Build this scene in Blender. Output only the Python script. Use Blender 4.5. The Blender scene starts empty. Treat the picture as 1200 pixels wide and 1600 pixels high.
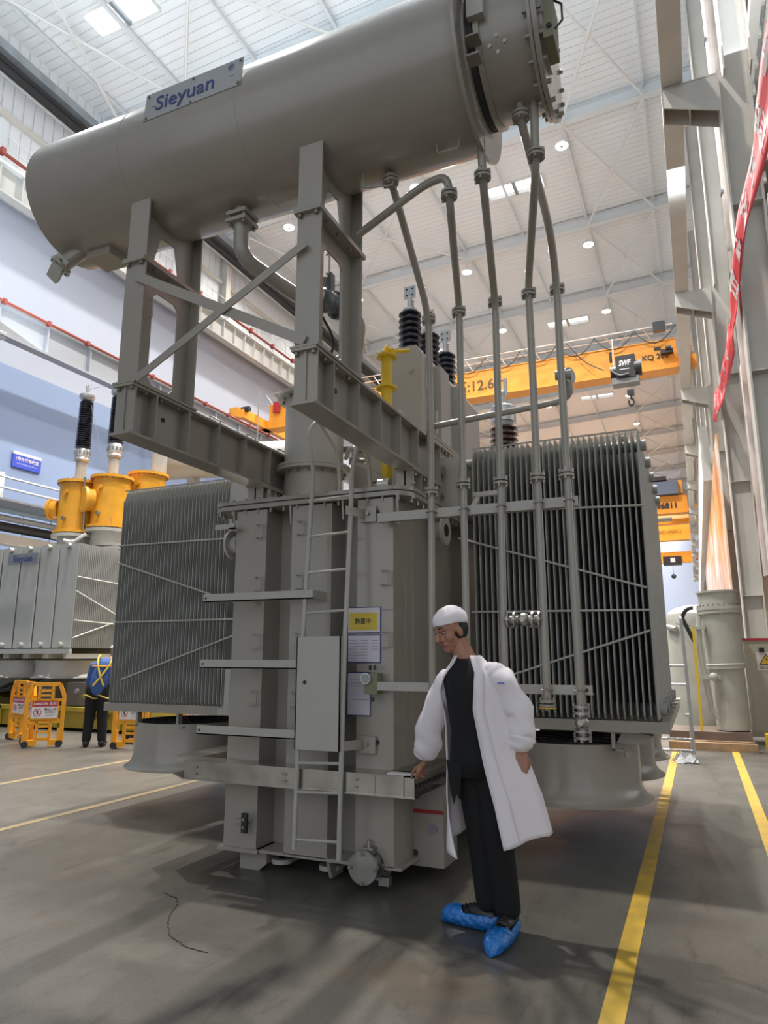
import bpy, math, random
from mathutils import Vector, Matrix, noise
random.seed(7)
S = bpy.context.scene
COL = S.collection
PI = math.pi
V3 = Vector

# ------------------------------------------------------------------ camera, world, lights, exposure
cam = bpy.data.cameras.new('camera')
cam.sensor_fit = 'VERTICAL'; cam.sensor_height = 32.0
cam.lens = 32.0 * 1087.0 / 1600.0
cam.clip_start = 0.05; cam.clip_end = 400
cam_o = bpy.data.objects.new('camera', cam); COL.objects.link(cam_o)
cam_o.location = (0, 0, 1.48)
cam_o.rotation_euler = (PI/2 + math.atan(223/1087.0), 0, math.radians(23.9))
S.camera = cam_o
S.view_settings.view_transform = 'Standard'
S.view_settings.look = 'None'
S.view_settings.gamma = 1.0
S.view_settings.use_curve_mapping = False
S.view_settings.exposure = -0.62

w = bpy.data.worlds.new('sky'); S.world = w; w.use_nodes = True
bg = w.node_tree.nodes['Background']
bg.inputs[0].default_value = (0.86, 0.93, 1.0, 1); bg.inputs[1].default_value = 1.6

def area_light(name, loc, rot, sx, sy, power, col=(1, 1, 1), shape='RECTANGLE', spread=None):
    l = bpy.data.lights.new(name, 'AREA'); l.shape = shape; l.size = sx; l.size_y = sy
    l.energy = power; l.color = col
    if spread: l.spread = spread
    o = bpy.data.objects.new(name, l); COL.objects.link(o); o.location = loc; o.rotation_euler = rot
    return o
LAMP_X = (-3.45, -9.9, -16.5)
LAMP_Y = [8.6, 18.15] + [25.85 + 7.7*k for k in range(11)]
LAMP_POWER = 2000.0
SKY_X = ((-17.65, -15.05), (-7.6, -4.9))
SKY_Y = [14.1 + 15.1*k for k in range(6)]
def roof_z(x): return 22.0 + 0.042*(x + 20.4)
# added fill lights: behind the camera, in the side bay, up at the ceiling
area_light('fill_from_behind', (-6, -22, 8), (math.radians(96), 0, 0), 26, 12, 120, (1.0, 0.96, 0.9))  # added weak fill from behind the camera, no door modelled there
area_light('side_bay_daylight_fill', (19, 34, 10), (math.radians(96), 0, math.radians(90)), 60, 12, 1300, (0.96, 0.98, 1.0))  # added fill with the bay's daylight, strengthened for the left wall
area_light('ceiling_uplight_fill', (-6, 8, 12.5), (math.radians(168), 0, 0), 26, 14, 4800, (0.80, 0.91, 1.0))  # added uplight hanging in mid-air to brighten the ceiling, no glazing here

# ------------------------------------------------------------------ materials
MATS = {}
def mat(name, col, rough=0.5, metal=0.0, var=0.0, scale=6.0, bump=0.0, bscale=60, emit=None, coat=0.0, alpha=1.0, spec=0.5, col2=None):
    if name in MATS: return MATS[name]
    m = bpy.data.materials.new(name); m.use_nodes = True
    n = m.node_tree.nodes; L = m.node_tree.links
    b = n['Principled BSDF']
    b.inputs['Base Color'].default_value = (*col, 1)
    b.inputs['Roughness'].default_value = rough
    b.inputs['Metallic'].default_value = metal
    b.inputs['Specular IOR Level'].default_value = spec
    if coat: b.inputs['Coat Weight'].default_value = coat; b.inputs['Coat Roughness'].default_value = 0.15
    if alpha < 1: b.inputs['Alpha'].default_value = alpha
    if var > 0 or bump > 0:
        tc = n.new('ShaderNodeTexCoord')
    if var > 0:
        no = n.new('ShaderNodeTexNoise'); no.inputs['Scale'].default_value = scale; no.inputs['Detail'].default_value = 5
        L.new(tc.outputs['Object'], no.inputs['Vector'])
        mr = n.new('ShaderNodeMapRange'); mr.inputs[1].default_value = 0.3; mr.inputs[2].default_value = 0.7
        mr.inputs[3].default_value = 0; mr.inputs[4].default_value = 1
        L.new(no.outputs['Fac'], mr.inputs[0])
        mx = n.new('ShaderNodeMix'); mx.data_type = 'RGBA'
        c2 = col2 if col2 else tuple(c*(1-var) for c in col)
        mx.inputs[6].default_value = (*c2, 1); mx.inputs[7].default_value = (*(min(1, c*(1+var*0.4)) for c in col), 1)
        L.new(mr.outputs[0], mx.inputs[0]); L.new(mx.outputs[2], b.inputs['Base Color'])
        mr2 = n.new('ShaderNodeMapRange'); mr2.inputs[3].default_value = max(0, rough-0.07); mr2.inputs[4].default_value = min(1, rough+0.07)
        L.new(no.outputs['Fac'], mr2.inputs[0]); L.new(mr2.outputs[0], b.inputs['Roughness'])
    if bump > 0:
        nb = n.new('ShaderNodeTexNoise'); nb.inputs['Scale'].default_value = bscale
        L.new(tc.outputs['Object'], nb.inputs['Vector'])
        bp = n.new('ShaderNodeBump'); bp.inputs['Strength'].default_value = bump; bp.inputs['Distance'].default_value = 0.02
        L.new(nb.outputs['Fac'], bp.inputs['Height']); L.new(bp.outputs[0], b.inputs['Normal'])
    if emit:
        b.inputs['Emission Color'].default_value = (*emit[0], 1); b.inputs['Emission Strength'].default_value = emit[1]
    MATS[name] = m
    return m

def ribbed(name, col, pitch, axis, rough=0.5, depth=0.03, var=0.0, offset=0.0):
    """sheet metal with narrow ribs every `pitch` metres along the given axis"""
    m = mat(name, col, rough)
    n = m.node_tree.nodes; L = m.node_tree.links; b = n['Principled BSDF']
    tc = n.new('ShaderNodeTexCoord'); sx = n.new('ShaderNodeSeparateXYZ'); L.new(tc.outputs['Object'], sx.inputs[0])
    d = n.new('ShaderNodeMath'); d.operation = 'DIVIDE'; d.inputs[1].default_value = pitch; L.new(sx.outputs[axis], d.inputs[0])
    f = n.new('ShaderNodeMath'); f.operation = 'FRACT'; L.new(d.outputs[0], f.inputs[0])
    r = n.new('ShaderNodeValToRGB'); L.new(f.outputs[0], r.inputs[0])
    e = r.color_ramp.elements
    e[0].position = 0.0; e[0].color = (0, 0, 0, 1); e[1].position = 1.0; e[1].color = (0, 0, 0, 1)
    for p, v in ((0.06, 0), (0.12, 1), (0.2, 1), (0.26, 0)):
        q = e.new(p); q.color = (v, v, v, 1)
    bp = n.new('ShaderNodeBump'); bp.inputs['Strength'].default_value = 1.0; bp.inputs['Distance'].default_value = depth
    L.new(r.outputs[0], bp.inputs['Height']); L.new(bp.outputs[0], b.inputs['Normal'])
    return m

GREY = mat('transformer_paint', (0.335, 0.303, 0.258), 0.24, var=0.06, scale=2.5, coat=0.25)
GREY_L = mat('transformer_paint_pale', (0.43, 0.41, 0.37), 0.4, var=0.05, scale=2.5)
RADP = mat('radiator_paint', (0.34, 0.34, 0.315), 0.42, var=0.05, scale=3)
BOLT = mat('zinc_bolt', (0.30, 0.28, 0.25), 0.4, 0.7)
STEEL = mat('bare_steel', (0.42, 0.40, 0.37), 0.36, 0.9, var=0.2, scale=9)
STAIN = mat('stainless_ledge', (0.50, 0.47, 0.42), 0.24, 0.9, var=0.3, scale=5)
DARK = mat('dark_gap', (0.03, 0.03, 0.03), 0.7)
BLACK = mat('black_rubber', (0.018, 0.018, 0.02), 0.45)
PORC = mat('black_silicone', (0.012, 0.012, 0.022), 0.3, coat=0.3)
BROWN = mat('brown_porcelain', (0.06, 0.02, 0.016), 0.25, coat=0.5)
ALU = mat('cast_aluminium', (0.55, 0.55, 0.55), 0.38, 0.8)
YEL = mat('safety_yellow', (0.75, 0.50, 0.02), 0.4, var=0.08)
ORY = mat('turret_orange', (0.78, 0.36, 0.02), 0.45, var=0.15, scale=3)
CRANE = mat('crane_orange', (0.86, 0.34, 0.03), 0.42, var=0.1, scale=0.7)
BARR = mat('barrier_orange', (0.85, 0.36, 0.01), 0.4)
WHITE = mat('white_paint', (0.74, 0.74, 0.72), 0.5)
PAPER = mat('paper', (0.60, 0.56, 0.62), 0.35)
PAPERW = mat('sign_white', (0.75, 0.68, 0.68), 0.5)
NAVY = mat('navy_ink', (0.02, 0.03, 0.14), 0.4)
INK = mat('black_ink', (0.02, 0.02, 0.02), 0.5)
LINEGREY = mat('grey_ink', (0.25, 0.22, 0.27), 0.5)
SIGNBLUE = mat('sign_blue', (0.05, 0.09, 0.55), 0.4)
LOGOBLUE = mat('logo_blue', (0.02, 0.045, 0.20), 0.35)
RED = mat('red_paint', (0.35, 0.015, 0.02), 0.5)
REDRAIL = mat('red_rail', (0.25, 0.045, 0.03), 0.5)
SIGNRED = mat('sign_red', (0.45, 0.03, 0.05), 0.5)
YINK = mat('yellow_label', (0.62, 0.46, 0.05), 0.5)
PLATE = mat('brushed_plate', (0.42, 0.42, 0.42), 0.35, 0.75)
HALL = mat('hall_steel', (0.66, 0.68, 0.69), 0.55, var=0.05, scale=1)
HALLB = mat('hall_column_paint', (0.58, 0.545, 0.49), 0.5, var=0.1, scale=1.2)
HALLW = mat('hall_white_steel', (0.70, 0.70, 0.68), 0.55)
DUCT = mat('galvanised_duct', (0.33, 0.36, 0.38), 0.35, 0.6, var=0.2, scale=2)
SKIN = mat('skin', (0.40, 0.19, 0.125), 0.5)
LIP = mat('lip', (0.30, 0.10, 0.09), 0.5)
HAIR = mat('hair', (0.012, 0.01, 0.01), 0.5)
COAT = mat('lab_coat', (0.82, 0.76, 0.80), 0.75, bump=0.35, bscale=11)
CLOTH = mat('black_cloth', (0.006, 0.006, 0.007), 0.85)
OVERSHOE = mat('blue_plastic', (0.01, 0.17, 0.55), 0.3, bump=0.9, bscale=28, coat=0.4)
SHOE = mat('black_leather', (0.02, 0.018, 0.016), 0.35)
BLUECL = mat('blue_workwear', (0.05, 0.11, 0.33), 0.8)
LAMPM = mat('lamp_lens', (1, 1, 1), 0.5, emit=((1.0, 0.95, 0.84), 14.0))
WOOD = mat('pallet_wood', (0.42, 0.27, 0.15), 0.7, var=0.3, scale=6)
VESSEL = mat('vessel_cream', (0.47, 0.46, 0.40), 0.45, var=0.18, scale=2.5)
CABI = mat('cabinet_cream', (0.47, 0.44, 0.36), 0.5)
BANNER = mat('banner_red', (0.72, 0.035, 0.05), 0.5)
ORMURAL = None
TROL = mat('trolley_yellow', (0.42, 0.31, 0.03), 0.5, var=0.3, scale=2)
PLAST = mat('clear_plastic', (0.7, 0.7, 0.7), 0.25, bump=0.8, bscale=40)
GLASS = mat('dial_glass', (0.30, 0.30, 0.29), 0.3)
GREEN = mat('cable_green', (0.05, 0.2, 0.05), 0.5)
OLIVE = mat('olive_housing', (0.20, 0.19, 0.12), 0.5)

# ------------------------------------------------------------------ mesh builder
def frame_of(d):
    d = V3(d).normalized()
    a = V3((0, 0, 1)) if abs(d.z) < 0.95 else V3((0, 1, 0))
    u = a.cross(d).normalized(); v = d.cross(u).normalized()
    return d, u, v

class MB:
    def __init__(s): s.v = []; s.f = []; s.m = []; s.mats = []
    def mi(s, m):
        if m not in s.mats: s.mats.append(m)
        return s.mats.index(m)
    def add(s, vs, fs, m):
        k = len(s.v); i = s.mi(m)
        s.v += [tuple(p) for p in vs]
        for f in fs: s.f.append(tuple(k+j for j in f)); s.m.append(i)
        return s
    def box(s, x0, x1, y0, y1, z0, z1, m):
        vs = [(x, y, z) for x in (x0, x1) for y in (y0, y1) for z in (z0, z1)]
        return s.add(vs, [(0, 1, 3, 2), (4, 6, 7, 5), (0, 4, 5, 1), (2, 3, 7, 6), (0, 2, 6, 4), (1, 5, 7, 3)], m)
    def bar(s, p0, p1, w, h, m, up=(0, 0, 1)):
        p0, p1 = V3(p0), V3(p1); d = (p1-p0).normalized(); up = V3(up)
        if abs(d.dot(up)) > 0.98: up = V3((0, 1, 0))
        u = d.cross(up).normalized()*(w/2); v = u.cross(d).normalized()*(h/2)
        vs = [q+a*u+b*v for q in (p0, p1) for a, b in ((-1, -1), (1, -1), (1, 1), (-1, 1))]
        return s.add(vs, [(3, 2, 1, 0), (4, 5, 6, 7), (0, 1, 5, 4), (1, 2, 6, 5), (2, 3, 7, 6), (3, 0, 4, 7)], m)
    def cyl(s, p0, p1, r0, m, r1=None, n=16, caps=True):
        p0, p1 = V3(p0), V3(p1); r1 = r0 if r1 is None else r1
        d, u, v = frame_of(p1-p0)
        vs = []
        for p, r in ((p0, r0), (p1, r1)):
            vs += [p + u*math.cos(2*PI*i/n)*r + v*math.sin(2*PI*i/n)*r for i in range(n)]
        fs = [(i, (i+1) % n, n+(i+1) % n, n+i) for i in range(n)]
        if caps: fs += [tuple(range(n-1, -1, -1)), tuple(range(n, 2*n))]
        return s.add(vs, fs, m)
    def lathe(s, o, axis, prof, m, n=24, caps=True):
        """prof: (distance along axis, radius)"""
        o = V3(o); d, u, v = frame_of(axis); vs = []
        for t, r in prof:
            r = max(r, 1e-4)
            vs += [o + d*t + u*math.cos(2*PI*i/n)*r + v*math.sin(2*PI*i/n)*r for i in range(n)]
        fs = []
        for k in range(len(prof)-1):
            fs += [(k*n+i, k*n+(i+1) % n, (k+1)*n+(i+1) % n, (k+1)*n+i) for i in range(n)]
        if caps:
            fs += [tuple(range(n-1, -1, -1)), tuple(range((len(prof)-1)*n, len(prof)*n))]
        return s.add(vs, fs, m)
    def tube(s, pts, r, m, n=10, fillet=0.0, caps=True):
        pts = [V3(p) for p in pts]
        if fillet > 0 and len(pts) > 2:
            q = [pts[0]]
            for i in range(1, len(pts)-1):
                a, b, c = pts[i-1], pts[i], pts[i+1]
                f = min(fillet, (a-b).length*0.48, (c-b).length*0.48)
                s0 = b + (a-b).normalized()*f; s1 = b + (c-b).normalized()*f
                for k in range(6):
                    t = k/5; q.append(s0*(1-t)**2 + b*2*t*(1-t) + s1*t*t)
            q.append(pts[-1]); pts = q
        rs = r if isinstance(r, (list, tuple)) else [r]*len(pts)
        vs = []; pu = None
        for i, p in enumerate(pts):
            d = (pts[min(i+1, len(pts)-1)] - pts[max(i-1, 0)]).normalized()
            if pu is None: _, u, v = frame_of(d)
            else:
                u = (pu - d*pu.dot(d)).normalized(); v = d.cross(u)
            pu = u
            rr = rs[i] if i < len(rs) else rs[-1]
            vs += [p + u*math.cos(2*PI*k/n)*rr + v*math.sin(2*PI*k/n)*rr for k in range(n)]
        fs = []
        for k in range(len(pts)-1):
            fs += [(k*n+i, k*n+(i+1) % n, (k+1)*n+(i+1) % n, (k+1)*n+i) for i in range(n)]
        if caps: fs += [tuple(range(n-1, -1, -1)), tuple(range((len(pts)-1)*n, len(pts)*n))]
        return s.add(vs, fs, m)
    def prism(s, poly, o, ux, uy, ext, m):
        o, ux, uy, ext = V3(o), V3(ux), V3(uy), V3(ext); n = len(poly)
        a = [o + ux*x + uy*y for x, y in poly]; vs = a + [p+ext for p in a]
        fs = [tuple(range(n-1, -1, -1)), tuple(range(n, 2*n))] + [(i, (i+1) % n, n+(i+1) % n, n+i) for i in range(n)]
        return s.add(vs, fs, m)
    def ball(s, c, r, m, n=16, k=10, sc=(1, 1, 1)):
        vs = []; c = V3(c)
        for j in range(1, k):
            t = PI*j/k
            vs += [c + V3((math.sin(t)*math.cos(2*PI*i/n)*r*sc[0], math.sin(t)*math.sin(2*PI*i/n)*r*sc[1], math.cos(t)*r*sc[2])) for i in range(n)]
        vs += [c + V3((0, 0, r*sc[2])), c - V3((0, 0, r*sc[2]))]
        fs = []
        for j in range(k-2): fs += [(j*n+i, (j+1)*n+i, (j+1)*n+(i+1) % n, j*n+(i+1) % n) for i in range(n)]
        a = len(vs)-2
        fs += [(a, i, (i+1) % n) for i in range(n)] + [(a+1, (k-2)*n+(i+1) % n, (k-2)*n+i) for i in range(n)]
        return s.add(vs, fs, m)
    def bolts(s, o, axis, R, nb, r=0.012, h=0.016, m=None, phase=0.0, arc=None):
        d, u, v = frame_of(axis); o = V3(o); m = m or BOLT
        for i in range(nb):
            a = phase + 2*PI*i/nb
            p = o + u*math.cos(a)*R + v*math.sin(a)*R
            s.cyl(p, p+d*h, r, m, n=6)
        return s
    def flange(s, c, axis, R, t, m, nb=0, br=0.012, n=24):
        d = V3(axis).normalized(); c = V3(c)
        s.cyl(c-d*t/2, c+d*t/2, R, m, n=n)
        if nb:
            s.bolts(c+d*t/2, d, R*0.84, nb, br, br*1.3); s.bolts(c-d*t/2, -d, R*0.84, nb, br, br*1.8)
        return s
    def text(s, string, size, o, ux, uy, m, depth=0.002, align='CENTER', bold=0.0, shear=0.0):
        cu = bpy.data.curves.new('t', 'FONT'); cu.body = string; cu.size = size; cu.align_x = align; cu.align_y = 'CENTER'
        cu.offset = bold; cu.shear = shear; cu.resolution_u = 3
        ob = bpy.data.objects.new('t', cu); COL.objects.link(ob)
        dg = bpy.context.evaluated_depsgraph_get(); ev = ob.evaluated_get(dg); me = ev.to_mesh()
        o, ux, uy = V3(o), V3(ux).normalized(), V3(uy).normalized(); nz = ux.cross(uy)
        vs = [o + ux*p.co.x + uy*p.co.y + nz*depth for p in me.vertices]
        fs = [tuple(p.vertices) for p in me.polygons]
        if vs: s.add(vs, fs, m)
        ev.to_mesh_clear(); bpy.data.objects.remove(ob); bpy.data.curves.remove(cu)
        return s
    def build(s, name, parent=None, label=None, smooth=35, kind=None):
        me = bpy.data.meshes.new(name)
        off = root_loc(parent) if parent is not None else V3((0, 0, 0))
        if parent is None and s.v:
            xs = [p[0] for p in s.v]; ys = [p[1] for p in s.v]; zs = [p[2] for p in s.v]
            off = V3(((min(xs)+max(xs))/2, (min(ys)+max(ys))/2, min(zs)))
            if kind == 'structure': off = V3((0, 0, 0))
        me.from_pydata([tuple(V3(p)-off) for p in s.v], [], s.f)
        for m in s.mats: me.materials.append(m)
        me.polygons.foreach_set('material_index', s.m)
        if smooth:
            me.polygons.foreach_set('use_smooth', [True]*len(me.polygons))
            me.update(); me.set_sharp_from_angle(angle=math.radians(smooth))
        me.update()
        ob = bpy.data.objects.new(name, me); COL.objects.link(ob)
        if parent is not None: ob.parent = parent
        else: ob.location = off
        if label: ob['label'] = label
        if kind: ob['kind'] = kind
        return ob

def root_loc(p):
    while p.parent is not None: p = p.parent
    return V3(p.location)

def thing(name, label, cat, loc, group=None):
    o = bpy.data.objects.new(name, None); COL.objects.link(o); o.location = loc
    o.empty_display_size = 0.2
    o['label'] = label; o['category'] = cat
    if group: o['group'] = group
    return o
def tag(o, label, cat, group=None, kind=None):
    o['label'] = label; o['category'] = cat
    if group: o['group'] = group
    if kind: o['kind'] = kind
    return o
def struct(o):
    o['kind'] = 'structure'; return o
def dup(root, d, label=None, group=None, rotz=None):
    def rec(o, par):
        c = o.copy(); COL.objects.link(c)
        if par is not None: c.parent = par
        for ch in list(o.children): rec(ch, c)
        return c
    r = rec(root, None)
    r.location = V3(root.location) + V3(d)
    if rotz is not None: r.rotation_euler = (0, 0, rotz)
    if label: r['label'] = label
    if group: r['group'] = group
    return r
def dup_part(o, d):
    c = o.copy(); COL.objects.link(c); c.parent = o.parent; c.location = V3(o.location)+V3(d)
    for ch in list(o.children):
        k = ch.copy(); COL.objects.link(k); k.parent = c
    return c
# ------------------------------------------------------------------ floor
def floor_material():
    m = bpy.data.materials.new('workshop_floor'); m.use_nodes = True
    n = m.node_tree.nodes; L = m.node_tree.links; b = n['Principled BSDF']
    tc = n.new('ShaderNodeTexCoord')
    def noise_(scale, det=6, rough=0.6, dist=0.0, vec=None):
        q = n.new('ShaderNodeTexNoise'); q.inputs['Scale'].default_value = scale; q.inputs['Detail'].default_value = det
        q.inputs['Roughness'].default_value = rough; q.inputs['Distortion'].default_value = dist
        L.new(vec or tc.outputs['Object'], q.inputs['Vector']); return q
    def ramp(src, stops):
        r = n.new('ShaderNodeValToRGB'); L.new(src, r.inputs[0]); e = r.color_ramp.elements
        e[0].position, e[0].color = stops[0][0], (*stops[0][1], 1); e[1].position, e[1].color = stops[-1][0], (*stops[-1][1], 1)
        for p, c in stops[1:-1]: x = e.new(p); x.color = (*c, 1)
        return r
    def mix(kind, fac, a, bb):
        x = n.new('ShaderNodeMix'); x.data_type = 'RGBA'; x.blend_type = kind
        if isinstance(fac, float): x.inputs[0].default_value = fac
        else: L.new(fac, x.inputs[0])
        L.new(a, x.inputs[6]); L.new(bb, x.inputs[7]) if not isinstance(bb, tuple) else setattr(x.inputs[7], 'default_value', (*bb, 1))
        return x.outputs[2]
    big = ramp(noise_(0.35, 5).outputs['Fac'], [(0.3, (0.080, 0.073, 0.060)), (0.5, (0.118, 0.108, 0.090)), (0.72, (0.160, 0.149, 0.127))])
    mid = ramp(noise_(2.2, 8, 0.7).outputs['Fac'], [(0.3, (0.78, 0.78, 0.78)), (0.6, (1.05, 1.05, 1.05))])
    c = mix('MULTIPLY', 0.8, big.outputs[0], mid.outputs[0])
    mp = n.new('ShaderNodeMapping'); mp.inputs['Scale'].default_value = (1, 0.18, 1); mp.inputs['Rotation'].default_value = (0, 0, 0.5)
    L.new(tc.outputs['Object'], mp.inputs['Vector'])
    scr = ramp(noise_(7, 6, 0.75, 0.4, mp.outputs[0]).outputs['Fac'], [(0.36, (0.5, 0.48, 0.44)), (0.44, (1, 1, 1)), (1, (1, 1, 1))])
    c = mix('MULTIPLY', 0.6, c, scr.outputs[0])
    spk = ramp(noise_(55, 3, 0.6).outputs['Fac'], [(0.35, (0.8, 0.8, 0.8)), (0.5, (1, 1, 1)), (0.7, (1.1, 1.1, 1.1))])
    c = mix('MULTIPLY', 0.7, c, spk.outputs[0])
    # oil and wear patches with a shape of their own
    edge = noise_(3.5, 6, 0.7)
    for (x, y, rx, ry, col, amt) in ((-1.33, 3.35, 0.42, 0.22, (0.13, 0.10, 0.07), 0.7), (-3.95, 2.75, 0.45, 0.3, (0.12, 0.10, 0.08), 0.65),
                                     (-0.95, 3.05, 0.25, 0.12, (0.15, 0.12, 0.09), 0.5), (-2.6, 3.1, 0.35, 0.18, (0.2, 0.18, 0.15), 0.4)):
        p = n.new('ShaderNodeMapping'); p.vector_type = 'POINT'
        p.inputs['Location'].default_value = (-x/rx, -y/ry, 0); p.inputs['Scale'].default_value = (1/rx, 1/ry, 0)
        L.new(tc.outputs['Object'], p.inputs['Vector'])
        ln = n.new('ShaderNodeVectorMath'); ln.operation = 'LENGTH'; L.new(p.outputs[0], ln.inputs[0])
        ad = n.new('ShaderNodeMath'); ad.operation = 'MULTIPLY_ADD'; L.new(edge.outputs['Fac'], ad.inputs[0]); ad.inputs[1].default_value = 2.4
        L.new(ln.outputs['Value'], ad.inputs[2])
        mr = n.new('ShaderNodeMapRange'); L.new(ad.outputs[0], mr.inputs[0]); mr.inputs[1].default_value = 1.7; mr.inputs[2].default_value = 2.3
        mr.inputs[3].default_value = amt; mr.inputs[4].default_value = 0
        c = mix('MIX', mr.outputs[0], c, col)
    L.new(c, b.inputs['Base Color'])
    rr = n.new('ShaderNodeMapRange'); L.new(noise_(1.3, 5).outputs['Fac'], rr.inputs[0]); rr.inputs[3].default_value = 0.2; rr.inputs[4].default_value = 0.6
    L.new(rr.outputs[0], b.inputs['Roughness'])
    bp = n.new('ShaderNodeBump'); bp.inputs['Strength'].default_value = 0.12; bp.inputs['Distance'].default_value = 0.01
    L.new(noise_(18, 5).outputs['Fac'], bp.inputs['Height']); L.new(bp.outputs[0], b.inputs['Normal'])
    return m
FLOORM = floor_material()
f = MB().box(-20.4, 26, -24, 106, -0.2, 0, FLOORM).build('floor', kind='structure', smooth=0)

LINEM = mat('floor_line_yellow', (0.62, 0.38, 0.035), 0.5, var=0.35, scale=7, col2=(0.45, 0.30, 0.06))
LINEW = mat('floor_line_worn', (0.34, 0.24, 0.10), 0.5, var=0.4, scale=3, col2=(0.22, 0.185, 0.13))
k = 0
for (x0, x1, y0, y1, m) in ((-0.50, -0.40, 0.5, 13.4, LINEM), (0.35, 0.45, 0.5, 70, LINEM), (-7.62, -7.52, 1, 70, LINEW), (-5.67, -5.58, 1, 9, LINEW)):
    k += 1
    MB().box(x0, x1, y0, y1, 0.0, 0.003, m).build('trim_%d' % k, kind='structure', smooth=0)

# thin wandering crack in the floor
def crack(pts, wid, lab):
    mb = MB(); P = [V3(p) for p in pts]; Q = []
    for i in range(len(P)-1):
        for j in range(8):
            t = j/8; p = P[i].lerp(P[i+1], t); Q.append(p + V3((random.uniform(-.005, .005), random.uniform(-.005, .005), 0)))
    for i in range(len(Q)-1):
        mb.bar(Q[i]+V3((0, 0, .002)), Q[i+1]+V3((0, 0, .002)), wid*random.uniform(.5, 1.2), 0.003, INK)
    o = mb.build('floor_crack', smooth=0)
    o['kind'] = 'structure'; o.name = lab
crack([(-3.22, 3.83, 0), (-3.08, 3.78, 0), (-3.0, 3.70, 0), (-2.95, 3.58, 0), (-2.86, 3.44, 0), (-2.72, 3.30, 0), (-2.56, 3.22, 0), (-2.38, 3.20, 0)], 0.007, 'trim_5')

# ------------------------------------------------------------------ ceiling with skylight openings
DECK = ribbed('roof_deck', (0.78, 0.80, 0.81), 0.33, 1, 0.55, 0.02)
xs = sorted(set([-20.4, 26.0] + [v for p in SKY_X for v in p]))
ys = [-24.0]
for y in SKY_Y: ys += [y, y+0.95]
ys.append(106.0)
mb = MB()
for i in range(len(xs)-1):
    for j in range(len(ys)-1):
        x0, x1, y0, y1 = xs[i], xs[i+1], ys[j], ys[j+1]
        if (x0, x1) in SKY_X and j % 2 == 1: continue
        z0, z1 = roof_z(x0)+.9, roof_z(x1)+.9
        vs = [(x0, y0, z0), (x1, y0, z1), (x1, y1, z1), (x0, y1, z0)]
        vs += [(p[0], p[1], p[2]+0.12) for p in vs]
        mb.add(vs, [(0, 1, 2, 3), (7, 6, 5, 4), (0, 4, 5, 1), (1, 5, 6, 2), (2, 6, 7, 3), (3, 7, 4, 0)], DECK)
mb.build('ceiling', kind='structure', smooth=0)
# skylight frames with one mullion each
GLZ = mat('skylight_polycarbonate', (0.95, 0.97, 1.0), 0.6, emit=((0.95, 0.98, 1.0), 1.6))
k = 0
for y in SKY_Y:
    for (x0, x1) in SKY_X:
        k += 1; mb = MB(); zm = (roof_z(x0)+roof_z(x1))/2+.86
        xm = (x0+x1)/2
        mb.box(x0, x1, y-.05, y+.02, zm, zm+.28, HALLW); mb.box(x0, x1, y+.93, y+1.0, zm, zm+.28, HALLW)
        mb.box(x0-.05, x0+.02, y, y+.95, zm, zm+.28, HALLW); mb.box(x1-.02, x1+.05, y, y+.95, zm, zm+.28, HALLW)
        mb.box(xm-.07, xm+.07, y, y+.95, zm-.04, zm+.1, DUCT)
        fr = mb.build('window_%d' % k, kind='structure', smooth=0)
        MB().box(x0+.02, x1-.02, y+.02, y+.93, zm+.2, zm+.215, GLZ).build('pane', fr, smooth=0)

def ibeam(mb, p0, p1, w, h, m, tf=0.02, tw=0.014, up=(0, 0, 1)):
    p0, p1 = V3(p0), V3(p1); d = (p1-p0).normalized(); up = V3(up); u = d.cross(up).normalized(); v = u.cross(d).normalized()
    mb.bar(p0+v*(h/2-tf/2), p1+v*(h/2-tf/2), w, tf, m, up); mb.bar(p0-v*(h/2-tf/2), p1-v*(h/2-tf/2), w, tf, m, up)
    mb.bar(p0, p1, tw, h-2*tf, m, up); return mb

# rafters: one thing each, purlins, bracing
RY = [25.85 + 7.7*k for k in range(-2, 11)]
ORD = ['nearest', 'second', 'third', 'fourth', 'fifth', 'sixth', 'seventh', 'eighth', 'ninth', 'tenth', 'eleventh', 'twelfth', 'thirteenth', 'fourteenth', 'fifteenth', 'sixteenth', 'seventeenth', 'eighteenth', 'nineteenth', 'twentieth']
def ordn(i): return ORD[i] if i < len(ORD) else 'farthest'
for i, y in enumerate(RY):
    mb = MB(); h = .55
    a = V3((-20.4, y, roof_z(-20.4)+.9-.06-h/2)); b = V3((26, y, roof_z(26)+.9-.06-h/2))
    ibeam(mb, a, b, .3, h, HALL, .025, .016)
    # haunch at the left eave
    mb.prism([(0, 0), (2.4, 0.1), (0, -0.55)], (-20.4, y-.01, roof_z(-20.4)+.3), (1, 0, 0), (0, 0, 1), (0, .02, 0), HALL)
    tag(mb.build('roof_rafter', smooth=0), 'white steel roof rafter spanning the hall, %s from the camera' % ordn(i), 'roof beam', 'roof rafters')
for i, x in enumerate((-19.3, -16.5, -13.2, -9.9, -6.7, -3.45, -0.2, 3.1)):
    mb = MB(); z = roof_z(x)+.9-.16
    wd = .12 if i % 2 else .07
    mb.box(x-wd/2, x+wd/2, -10, 105, z-.08, z+.06, HALL)
    tag(mb.build('roof_purlin', smooth=0), 'white steel purlin running down the hall, %s from the left wall' % ordn(i), 'roof beam', 'roof purlins')
nb = 0
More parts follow.
